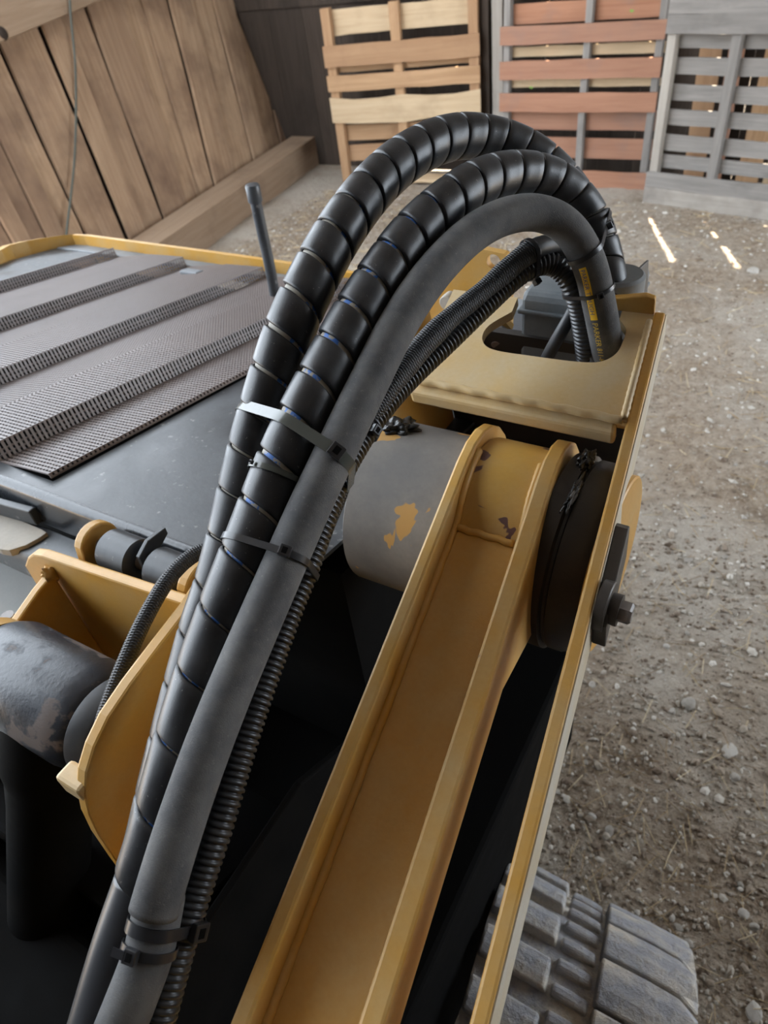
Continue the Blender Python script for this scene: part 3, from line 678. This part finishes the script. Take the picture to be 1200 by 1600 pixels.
# cross tube and steel shelf plate under the hood's front
tag(MB().prism([(-1.75, y, z) for y, z in ((.322, 1.205), (.318, 1.21), (.318, 1.255), (.323, 1.262), (.372, 1.262), (.377, 1.255), (.377, 1.205))], (1.02, 0, 0)).build('cross_tube', 'black_paint', smooth=50),
    'black square cross tube below the front of the hood', 'tube')
pp = [gz(*p, 1.268) for p in ((-120, 790), (-60, 775), (20, 808), (66, 827), (73, 832), (62, 840), (40, 852), (14, 860), (0, 858), (-120, 812))]
sp = tag(MB().prism(pp, (0, 0, -.012)).build('shelf_plate', 'steel_plate', bevel=.001), 'bare grey steel plate with curved end resting under the hood', 'plate')
P = gz(2, 826, 1.268); 
MB().lathe(P, (0, 0, 1), [(0, .018), (.012, .018), (.014, .015)], 6).build('bolt_head', 'bracket_steel', sp)
a_ = gz(-120, 772, 1.268); b_ = gz(58, 822, 1.268)
MB().prism([a_, b_, b_+np.array([0, .012, 0]), a_+np.array([0, .012, 0])], (0, 0, .028)).build('upturned_edge', 'black_paint', sp, bevel=.002)
tag(MB().box((-1.9, -.15, .98), (-.86, .50, 1.0)).build('deck_plate', 'grey_deck'), 'light grey deck plate seen below the cross tube', 'plate')
P = gx(16, 968, -.80)
tb = MB()
tb.lathe(P+np.array([0, 0, -.03]), (0, 0, 1), [(.003*k, .0085 if k % 2 else .0068) for k in range(14)], 18, ref=(1, 0, 0))
tag(tb.build('threaded_stud', 'steel'), 'short threaded steel stud left of the clevis bracket', 'bolt')
# chassis added beneath everything, its near-black carrying the deep shade
ch = empty('loader_chassis', (-.6, .3, .4), 'black loader chassis and fender panels below the arm, near-black for the deep shade there', 'chassis')
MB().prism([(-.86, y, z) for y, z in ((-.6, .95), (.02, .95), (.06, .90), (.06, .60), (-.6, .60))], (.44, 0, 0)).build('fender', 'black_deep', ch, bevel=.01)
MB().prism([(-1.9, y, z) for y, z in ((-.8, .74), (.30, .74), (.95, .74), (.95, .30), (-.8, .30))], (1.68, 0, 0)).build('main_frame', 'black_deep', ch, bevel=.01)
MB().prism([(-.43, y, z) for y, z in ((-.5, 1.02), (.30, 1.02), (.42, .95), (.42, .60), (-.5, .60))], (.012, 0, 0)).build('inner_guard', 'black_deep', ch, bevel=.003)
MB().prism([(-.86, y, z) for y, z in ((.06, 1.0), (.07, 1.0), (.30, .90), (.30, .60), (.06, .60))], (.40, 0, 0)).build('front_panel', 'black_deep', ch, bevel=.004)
p = Path([gy(0, 1492, -.0), gy(70, 1478, -.0), gy(130, 1462, 0), gy(165, 1452, 0)], .01, 0)
tube_obj('seam_edge', p, .006, 'black_paint', ch, seg=10)

# ================================================================== RUBBER TRACK
tr = empty('rubber_track', (0, .2, 0), 'dusty grey rubber track with block lugs beside the loader', 'track')
TY, TZ, TR = .355, .272, .258; TX0, TX1 = -.21, .150; TK = -.12
def TP(x, y, z): return np.array([x+TK*(y-.42), y, z])
def loop(r):
    pts = [(-.75, TZ+r), (-.4, TZ+r), (0, TZ+r)]
    pts += [(TY+r*math.sin(a), TZ+r*math.cos(a)) for a in np.linspace(0, math.pi, 40)] + [(0, TZ-r), (-.75, TZ-r)]
    pts += [(-.75-r*math.sin(a), TZ-r*math.cos(a)) for a in np.linspace(0, math.pi, 20)][1:-1]
    return pts
lo, li = loop(TR-.022), loop(TR-.05)
bt = MB(); n = len(lo)
vs = [TP(TX0, *q) for q in lo]+[TP(TX0, *q) for q in li]+[TP(TX1-.02, *q) for q in lo]+[TP(TX1-.02, *q) for q in li]; fs = []
for i in range(n):
    j = (i+1) % n; fs += [(i, j, 2*n+j, 2*n+i), (n+i, 3*n+i, 3*n+j, n+j), (i, n+i, n+j, j), (2*n+i, 2*n+j, 3*n+j, 3*n+i)]
bt.add(vs, fs).build('belt', 'track_rubber', tr, smooth=40)
# lugs: pitch along the loop, three pieces across; carried along the top run and the rear wrap
def lugs(sl, xa, xb, pitch, wid, name, hgt, ph=0, round_out=False):
    s = ph
    while s < sl:
        def pt(ss, r):
            d = ss-1.0                        # s=1.0 is where the wrap starts
            if d < 0: return (TY+d, TZ+r, 0)
            a = d/TR; return (TY+r*math.sin(a), TZ+r*math.cos(a), a)
        vs = []; 
        secs = np.linspace(s, s+wid, 4)
        for q, ss in enumerate(secs):
            edge = q in (0, 3)
            for xx, hh in ((xa, -.004), (xa+.004, hgt-(.004 if edge else 0)), ((xa+xb)/2, hgt-(.003 if edge else 0)), (xb-(.035 if round_out and edge else .010 if round_out else .004), hgt-(.006 if edge else .002)), (xb, -.004)):
                y, z, a = pt(ss, TR-.022+hh); vs.append(TP(xx, y, z))
        fs = []
        for i in range(3):
            for k in range(4): fs.append((i*5+k, i*5+k+1, i*5+5+k+1, i*5+5+k))
        fs += [(0, 1, 2, 3, 4), (19, 18, 17, 16, 15)]
        MB().add(vs, fs).build(name, 'track_rubber', tr, bevel=.004)
        s += pitch
lugs(1.55, -.012, TX1, .086, .080, 'lug', .026, .42, True)
lugs(1.55, TX0, -.085, .086, .052, 'lug', .026, .40)
lugs(1.55, -.080, -.016, .043, .024, 'lug_bar', .014, .40)

# ================================================================== HOSES
R_SP = .0245
hA = Path([at(*p) for p in ((930, 560, .93), (936, 480, .92), (932, 410, .90), (915, 345, .88), (880, 285, .86), (825, 238, .84), (760, 215, .82), (700, 216, .79), (640, 243, .755), (585, 290, .72), (535, 355, .69), (492, 430, .672), (455, 510, .665), (428, 590, .665), (404, 670, .665), (386, 740, .665), (365, 830, .66), (345, 910, .65), (322, 980, .645), (295, 1080, .635), (265, 1200, .62), (238, 1320, .605), (208, 1440, .59), (165, 1620, .57))])
hB = Path([at(*p) for p in ((948, 565, .90), (950, 470, .845), (938, 395, .84), (912, 330, .82), (870, 287, .80), (815, 272, .775), (755, 283, .745), (700, 317, .715), (645, 368, .69), (597, 432, .668), (553, 502, .65), (513, 577, .635), (477, 647, .622), (447, 712, .612), (419, 782, .605), (389, 862, .595), (353, 957, .585), (316, 1062, .575), (281, 1180, .56), (252, 1290, .55), (224, 1380, .545), (190, 1480, .535), (150, 1620, .52))])
hG = Path([at(*p) for p in ((957, 590, .88), (948, 540, .82), (937, 480, .782), (921, 412, .757), (890, 358, .738), (848, 334, .725), (800, 335, .71), (750, 357, .695), (700, 400, .675), (655, 455, .655), (615, 520, .64), (580, 590, .625), (546, 660, .61), (513, 730, .598), (480, 800, .588), (447, 875, .578), (410, 960, .565), (367, 1060, .55), (327, 1160, .535), (291, 1260, .525), (262, 1350, .515), (240, 1425, .51))])
hG2 = Path([at(*p) for p in ((250, 1400, .522), (243, 1440, .520), (232, 1490, .515), (210, 1550, .508), (178, 1630, .50))])
hC = Path([at(*p) for p in ((918, 590, .885), (916, 545, .84), (908, 490, .81), (895, 445, .79), (870, 415, .79), (842, 412, .785), (808, 430, .78), (762, 472, .77), (702, 530, .757), (642, 587, .735), (597, 637, .71), (562, 687, .688), (532, 740, .668), (507, 800, .65), (480, 880, .632), (452, 950, .617), (423, 1030, .602), (395, 1110, .587), (367, 1200, .572), (340, 1290, .557), (313, 1370, .547), (291, 1440, .537), (268, 1520, .527), (238, 1630, .515))])
hD = Path([at(*p) for p in ((935, 600, .85), (925, 500, .835), (908, 425, .82), (885, 390, .80), (860, 382, .785), (828, 393, .768), (790, 424, .757), (745, 463, .745), (700, 500, .73), (650, 552, .715), (607, 608, .70), (572, 662, .695), (542, 725, .69), (512, 800, .68), (478, 890, .665))])
hE = Path([at(*p) for p in ((375, 872, .82), (345, 860, .80), (318, 860, .785), (290, 876, .765), (262, 906, .745), (238, 945, .728), (215, 990, .715), (195, 1037, .705), (176, 1085, .70), (161, 1130, .698), (152, 1175, .70))])
hF = Path([at(*p) for p in ((905, 470, .86), (885, 505, .86), (862, 545, .87), (840, 590, .90))])

def spiral(root, path, s0, s1, pf, wf, R, t=.003, ph=0.0, hand=1):
    """helical plastic strip: pf(s) pitch, wf(s) strip width as share of pitch"""
    PK = 1.14; per = 30; s = s0; S = []; A = []; a = ph
    while s < s1:
        S.append(s); A.append(a); a += hand*2*math.pi/per; s += PK*pf(s)/per
    S = np.array(S); A = np.array(A); cs = [(-.5, -t*.9), (-.47, -.0005), (-.43, 0), (-.2, 0), (.0, 0), (.2, 0), (.43, 0), (.47, -.0005), (.5, -t*.9)]
    V = []
    for f, dr in cs:
        q = np.clip(S+f*np.array([wf(x)*pf(x)*PK for x in S]), 0, path.L); P, T, N, B = path.ev(q)
        V.append(P+(R+dr)*(np.cos(A)[:, None]*N+np.sin(A)[:, None]*B))
    for f in (.5, -.5):
        q = np.clip(S+f*np.array([wf(x)*pf(x)*PK for x in S]), 0, path.L); P, T, N, B = path.ev(q)
        V.append(P+(R-t)*(np.cos(A)[:, None]*N+np.sin(A)[:, None]*B))
    V = np.stack(V, 1); n, m_ = V.shape[:2]; mb = MB(); mb.v = [tuple(p) for p in V.reshape(-1, 3)]
    mb.f = [(i*m_+k, i*m_+(k+1) % m_, (i+1)*m_+(k+1) % m_, (i+1)*m_+k) for i in range(n-1) for k in range(m_)]
    mb.f += [tuple(range(m_)), tuple((n-1)*m_+k for k in range(m_))]
    return mb.build('spiral_wrap', 'spiral', root, smooth=50, label='black plastic spiral wrap')
def hose(name, path, label): 
    return empty(name, path.P[-1], label, 'hose', 'hoses looping over the loader arm')
def lerp(s, tab): return float(np.interp(s, [a for a, _ in tab], [b for _, b in tab]))
LA, LB_ = hA.L, hB.L
rA = hose('hydraulic_hose', hA, 'spiral-wrapped black hydraulic hose making the outermost, leftmost arch')
tube_obj('inner_hose', hA, R_SP-.0042, 'hose_print', rA, seg=24)
sA = [hA.near(*p) for p in ((700, 217), (585, 290), (455, 510), (404, 670), (365, 830))]
spiral(rA, hA, .03, LA-.04, lambda s: lerp(s, [(sA[0]-.1, .0265), (sA[0], .029), (sA[1], .031), (sA[2], .0335), (sA[3], .034), (sA[4], .040), (LA, .045)]),
       lambda s: lerp(s, [(sA[0], .965), (sA[1], .93), (sA[2], .90), (sA[3], .93), (sA[4], .975)]), R_SP, ph=1.0, hand=-1)
rB = hose('hydraulic_hose', hB, 'spiral-wrapped black hydraulic hose arching between the outer wrapped hose and the smooth grey hose')
tube_obj('inner_hose', hB, R_SP-.0042, 'hose_print', rB, seg=24)
sB = [hB.near(*p) for p in ((815, 272), (700, 317), (553, 502), (447, 712), (353, 957), (222, 1385))]
spiral(rB, hB, .03, sB[5], lambda s: lerp(s, [(sB[0]-.1, .0265), (sB[0], .028), (sB[1], .031), (sB[2], .0335), (sB[3], .036), (sB[4], .045), (LB_, .05)]),
       lambda s: lerp(s, [(sB[0], .97), (sB[1], .94), (sB[2], .89), (sB[3], .90), (sB[4], .975)]), R_SP, ph=2.0, hand=-1)
tube_obj('end_sleeve', hB, R_SP-.0015, 'conduit', rB, seg=28, s0=sB[5]-.004)
rG = hose('hydraulic_hose', hG, 'smooth matt grey sleeved hydraulic hose in front of the spiral-wrapped ones')
tube_obj('sleeve', hG, .0182, 'sleeve', rG, seg=32, s0=0)
rG2 = hose('hydraulic_hose', hG2, 'short grey hose stub below the lowest cable tie'); tube_obj('sleeve', hG2, .0185, 'sleeve', rG2, seg=28)
rC = hose('corrugated_conduit', hC, 'ribbed black corrugated conduit running along the right of the grey hose')
def rib(q): 
    ph = (q/.0054) % 1.0; return .0110+.0022*np.clip(np.minimum(ph, 1-ph)*6-.6, 0, 1)
tube_obj('ribbed_tube', hC, .013, 'conduit', rC, seg=18, ds=.0009, rfun=rib)
rD = hose('braided_harness', hD, 'black braided cable sleeve above the ribbed conduit'); rD['category'] = 'cable sleeve'
sD = hD.near(832, 392)
tube_obj('braided_sleeve', hD, .0135, 'braid', rD, seg=24, s0=sD, rfun=lambda q: .0115+.0010*np.sin(q*34)+.0004*np.sin(q*120))
tube_obj('bare_harness', hD, .0115, 'black_rubber', rD, seg=20, s0=0, s1=sD+.004)
rE = hose('braided_hose', hE, 'thin black braided hose dropping into the yellow clevis bracket'); tube_obj('braided_sleeve', hE, .0086, 'braid', rE, seg=20)
rF = hose('thin_hose', hF, 'thin black hose slanting inside the tower cut-out'); tube_obj('tube', hF, .008, 'black_rubber', rF, seg=16)
# collar joints on the ribbed conduit
# printed band and lettering on the grey hose where it enters the cut-out
def on_hose(path, r, s, w, out=.0004):        # s along, w = arc length round from the camera-facing side
    P, T, N, B = (q[0] for q in path.ev(np.array([s]))); v = CP-P; v -= T*np.dot(v, T); v = unit(v); s_ = np.cross(T, v); a = w/r
    return P+(r+out)*(v*math.cos(a)+s_*math.sin(a))
def patch(name, path, r, s0, s1, w0, w1, mat, parent, label=None):
    n, k = 14, 5; V = [on_hose(path, r, s0+(s1-s0)*i/(n-1), w0+(w1-w0)*j/(k-1)) for i in range(n) for j in range(k)]
    mb = MB().add(V, [(i*k+j, i*k+j+1, (i+1)*k+j+1, (i+1)*k+j) for i in range(n-1) for j in range(k-1)]); return mb.build(name, mat, parent, smooth=True, label=label)
def lettering(txt, path, r, s0, size, w0, mat, parent, dirn=-1, flip=1, out=.0008, label=None):
    cu = bpy.data.curves.new('lettering', 'FONT'); cu.body = txt; cu.size = size; cu.resolution_u = 2
    t = bpy.data.objects.new('tmp', cu); COL.objects.link(t); dg = bpy.context.evaluated_depsgraph_get(); me = t.evaluated_get(dg).to_mesh()
    V = [on_hose(path, r, s0+dirn*v.co.x, w0+flip*v.co.y, out) for v in me.vertices]; F = [tuple(p.vertices) for p in me.polygons]
    t.evaluated_get(dg).to_mesh_clear(); bpy.data.objects.remove(t); bpy.data.curves.remove(cu)
    return MB().add(V, F).build('lettering', mat, parent, label=label)
sa, sb_, sc2 = hG.near(920, 405), hG.near(938, 485), hG.near(955, 560)
WS = 1
patch('label_band', hG, .0182, sb_, sa, -.0125, -.0045, 'label_yellow', rG, 'bright yellow label band')
lettering('PARKER TOUGH', hG, .0182, sa-.002, .0070, -.0110, 'print_blue', rG, -1, 1, .0010, 'blue lettering on the yellow band')
lettering('PARKER 811-8', hG, .0182, sb_-.003, .0085, -.0110, 'print_yellow', rG, -1, 1, .0008, 'yellow lettering below the band')

# ================================================================== CABLE TIES
def hull2(P):
    P = sorted(map(tuple, P)); 
    def half(P):
        h = []
        for p in P:
            while len(h) > 1 and (h[-1][0]-h[-2][0])*(p[1]-h[-2][1])-(h[-1][1]-h[-2][1])*(p[0]-h[-2][0]) <= 0: h.pop()
            h.append(p)
        return h
    a, b = half(P), half(P[::-1]); return np.array(a[:-1]+b[:-1])
def tie(label, members, head, width=.0048, mat='tie', tilt=None, hs=1.0, tail=None):
    """members: (path, radius, px, py); head: pixel the head faces"""
    C = []; T = []
    for p, r, px, py in members:
        P, t, _, _ = (q[0] for q in p.ev(np.array([p.near(px, py)]))); C.append(P); T.append(t if not T or np.dot(t, T[0]) > 0 else -t)
    c = np.mean(C, 0); n = unit(np.mean(T, 0))
    if tilt is not None: n = unit(n+np.array(tilt))
    e1 = unit(np.cross(n, (0, 0, 1))); e2 = np.cross(n, e1); pts = []
    for (p, r, px, py), P0 in zip(members, C):
        i = np.argmin(np.abs((p.P-c) @ n)+np.linalg.norm(p.P-P0, axis=1)*.35); P = p.P[i]; q = P-c; x, y = q @ e1, q @ e2
        for a in np.linspace(0, 2*math.pi, 33)[:-1]: pts.append((x+(r+.0006)*math.cos(a), y+(r+.0006)*math.sin(a)))
    H = hull2(pts); Hc = np.vstack([H, H[:1]]); L = np.concatenate([[0], np.cumsum(np.linalg.norm(np.diff(Hc, axis=0), axis=1))])
    q = np.linspace(0, L[-1], 73)[:-1]; H = np.stack([np.interp(q, L, Hc[:, i]) for i in (0, 1)], 1)
    hc = H.mean(0); d = np.roll(H, -1, 0)-np.roll(H, 1, 0); nn = np.stack([d[:, 1], -d[:, 0]], 1); nn /= np.linalg.norm(nn, axis=1)[:, None]
    if np.mean(((H-hc)*nn).sum(1)) < 0: nn = -nn
    th = .0013; V = []; m_ = len(H)
    for k in range(m_):
        for o_, z in ((0, -.5), (th, -.5), (th, .5), (0, .5)):
            w = H[k]+nn[k]*o_; V.append(c+e1*w[0]+e2*w[1]+n*z*width)
    F = [(k*4+j, k*4+(j+1) % 4, ((k+1) % m_)*4+(j+1) % 4, ((k+1) % m_)*4+j) for k in range(m_) for j in range(4)]
    root = empty('cable_tie', c+e1*H[0][0]+e2*H[0][1], label, 'cable tie', 'cable ties on the hose bundle')
    MB().add(V, F).build('band', mat, root, smooth=50)
    pp = np.array([c+e1*(h+q_*.002)[0]+e2*(h+q_*.002)[1] for h, q_ in zip(H, nn)]); sc = [np.linalg.norm(proj(P)-np.array(head))-(np.dot(unit(CP-P), e1*q_[0]+e2*q_[1]) > .05)*200 for P, q_ in zip(pp, nn)]
    k = int(np.argmin(sc)); out = e1*nn[k][0]+e2*nn[k][1]; tan = np.cross(n, out); hw = width*1.55*hs
    hd = MB().obox(pp[k]+out*.0022, tan, n, out, (hw*1.05, hw, .0062*hs)).build('head', 'tie', root, bevel=.0009)
    MB().obox(pp[k]+out*(.0022+.0032*hs), tan, n, out, (hw*.45, hw*.55, .0006)).build('slot', 'black_deep', hd)
    if tail: 
        q0 = pp[k]+out*.004+tan*hw*.5*tail; MB().obox(q0+tan*tail*.004+out*.001, tan, n, out, (.010, width*.9, .0012)).build('tail', mat, root)
    return root
SP = R_SP
tie('broad translucent cable tie binding all four hoses below the arch', [(hA, SP, 396, 672), (hB, SP, 450, 690), (hG, .0182, 505, 718), (hC, .0128, 545, 718)], (508, 728), .0105, 'tie_clear', hs=.75, tilt=CM[:, 0]*-.30)
tie('short narrow cable tie around the middle wrapped hose, just below the broad tie', [(hB, SP+.0008, 428, 742)], (395, 730), .0050, 'tie_clear', hs=.5)
tie('black cable tie binding wrapped hose, grey hose and conduit, second below the arch', [(hB, SP, 392, 858), (hG, .0182, 450, 868), (hC, .0128, 474, 892)], (438, 878), .0058, hs=1.05)
tie('black cable tie around the ribbed conduit beside the dusty pivot boss', [(hC, .0130, 571, 672), (hD, .0125, 566, 672)], (584, 675), .0060)
tie('lowest black cable tie binding grey hose end to ribbed conduit', [(hG2, .0190, 240, 1442), (hC, .0132, 290, 1442)], (306, 1440), .0085, tilt=(0, 0, 0))
tie('black cable tie around the grey hose stub just under the lowest tie', [(hG2, .0190, 234, 1478)], (215, 1474), .0065, tail=1)
tie('black cable tie holding braided sleeve to conduit under the grey arch', [(hD, .0130, 830, 393), (hC, .0130, 825, 420)], (828, 434), .0050)
tie('black cable tie binding conduit to the grey hose above the cut-out', [(hC, .0132, 898, 455), (hG, .0184, 933, 455)], (937, 456), .0040)
tie('black cable tie joining grey hose and wrapped hose at the far side of the arch', [(hB, SP, 925, 362), (hG, .0184, 905, 382)], (938, 350), .0050)

# ================================================================== GROUND LITTER
def rock(r, seed):
    rr = random.Random(seed); bm = bmesh.new(); bmesh.ops.create_icosphere(bm, subdivisions=2, radius=1)
    s = (rr.uniform(.8, 1.3), rr.uniform(.6, 1.0), rr.uniform(.4, .65))
    d = [(Vector((rr.gauss(0, 1), rr.gauss(0, 1), rr.gauss(0, 1))).normalized(), rr.uniform(.55, .85)) for _ in range(7)]
    for v in bm.verts:
        for dd, k in d:
            h = v.co.dot(dd)
            if h > k: v.co -= dd*(h-k)
        v.co = Vector((v.co.x*s[0], v.co.y*s[1], v.co.z*s[2]))*r
    me = bpy.data.meshes.new('stone'); bm.to_mesh(me); bm.free(); me.materials.append(MATS['stone']); return me
RK = [rock(1.0, i) for i in range(8)]
STL = {0: 'large angular stone on the dirt right of the hex bolt and below it', 2: 'large stone near the right edge of the picture, half way up the ground',
       3: 'pale stone on the dirt just right of the rubber track', 4: 'stone on the dirt just above the rubber track', 8: 'broad flat stone lying near the sun streaks',
       10: 'pale stone in the bottom right corner', 7: 'flat stone on the pale gravel right of the tower top'}
def blocked(x, y): return y < .60 and x < .20 or x < -.30 and y < 1.5 or (x < -1.6 and y < 2.2)
cnt = 0
big = [(1075, 1102, .030), (1050, 1112, .016), (1140, 1175, .030), (1160, 1432, .022), (925, 1275, .020), (1040, 1010, .016), (1075, 880, .020), (1138, 655, .025), (1175, 430, .05), (925, 1070, .018), (1175, 1585, .025), (1130, 1010, .015), (960, 1010, .015)]
spots = [(*gz(a, b, .0)[:2], r*.75) for a, b, r in big]
while len(spots) < 140:
    y = .65*math.exp(random.random()*2.05); x = random.uniform(-1.0, 2.4)
    if not blocked(x, y): spots.append((x, y, random.uniform(.007, .017)))
for i, (x, y, r) in enumerate(spots):
    o = bpy.data.objects.new('stone', RK[i % 8]); z = float(gh(np.array(x), np.array(y))*max(0, 1-abs(x+1)/6))
    mw = Matrix.Translation((x, y, z+r*.18)) @ Matrix.Rotation(random.uniform(0, 6.3), 4, 'Z') @ Matrix.Diagonal((r, r, r, 1))
    link(o, mw); tag(o, STL.get(i, 'small pale stone among the gravel of the dirt floor'), 'stone', 'loose stones on the dirt floor')
pb_ = MB(); base = [(1, 0, 0), (-.4, .9, 0), (-.5, -.8, 0), (.2, .1, .8), (0, 0, -.5)]; bf = [(0, 1, 3), (1, 2, 3), (2, 0, 3), (1, 0, 4), (2, 1, 4), (0, 2, 4)]
octv = np.array([(1, 0, 0), (0, 1, 0), (-1, 0, 0), (0, -1, 0), (.1, .1, .8), (0, 0, -.6)]); octf = [(0, 1, 4), (1, 2, 4), (2, 3, 4), (3, 0, 4), (1, 0, 5), (2, 1, 5), (3, 2, 5), (0, 3, 5)]
bm = bmesh.new(); bmesh.ops.create_icosphere(bm, subdivisions=1, radius=1); bm.verts.ensure_lookup_table()
icov = np.array([v.co for v in bm.verts]); icof = [tuple(v.index for v in f.verts) for f in bm.faces]; bm.free()
V = []; F = []
for i in range(46000):
    y = .40*math.exp(random.random()*2.63); x = random.uniform(-2.2 if y > 2.4 else -.6, 2.6)
    if random.random() < .12: x = random.uniform(-3.95, -2.0); y = random.uniform(3.2, 5.4)
    if blocked(x, y): continue
    r = random.uniform(.0018, .0066)*(1+.26*y) * (2 if random.random() < .05 else 1); a = random.uniform(0, 6.28); ca, sa_ = math.cos(a), math.sin(a)
    bv, bf_ = (icov, icof) if y < 2.1 else (octv, octf)
    q = bv*np.array([random.uniform(.6, 1.3), random.uniform(.5, 1), random.uniform(.4, .8)])*rng.uniform(.78, 1.15, (len(bv), 1))*r
    z = float(gh(np.array(x), np.array(y))*max(0, 1-abs(x+1)/6)); o_ = len(V)
    V += [(x+p[0]*ca-p[1]*sa_, y+p[0]*sa_+p[1]*ca, z+p[2]+r*.15) for p in q]; F += [tuple(j+o_ for j in f) for f in bf_]
pb_.v = V; pb_.f = F
tag(pb_.build('gravel', 'pebble'), 'fine gravel scattered over the dirt floor', 'gravel', kind='stuff')
sw = MB(); V = []; F = []
for i in range(4200):
    y = .40*math.exp(random.random()*2.63); x = random.uniform(-2.4 if y > 2.4 else -.5, 2.6)
    if random.random() < .2: x = random.uniform(-3.9, -1.5); y = random.uniform(3.5, 5.4)
    if blocked(x, y): continue
    L = random.uniform(.01, .035)*(1+.18*y); a = random.uniform(0, 6.28); w = .0007*(1+.25*y); dx, dy = math.cos(a)*L, math.sin(a)*L; nx_, ny_ = -math.sin(a)*w, math.cos(a)*w
    z = float(gh(np.array(x), np.array(y))*max(0, 1-abs(x+1)/6))+.004; z2 = z+random.uniform(0, .012); o_ = len(V)
    V += [(x-dx-nx_, y-dy-ny_, z), (x-dx+nx_, y-dy+ny_, z), (x+dx+nx_, y+dy+ny_, z2), (x+dx-nx_, y+dy-ny_, z2), (x-dx, y-dy, z+w*1.5), (x+dx, y+dy, z2+w*1.5)]
    F += [tuple(j+o_ for j in f) for f in ((0, 3, 5, 4), (1, 4, 5, 2), (0, 1, 2, 3))]
sw.v = V; sw.f = F
tag(sw.build('straw_litter', 'straw'), 'loose straw and pine needles strewn over the dirt', 'straw', kind='stuff')
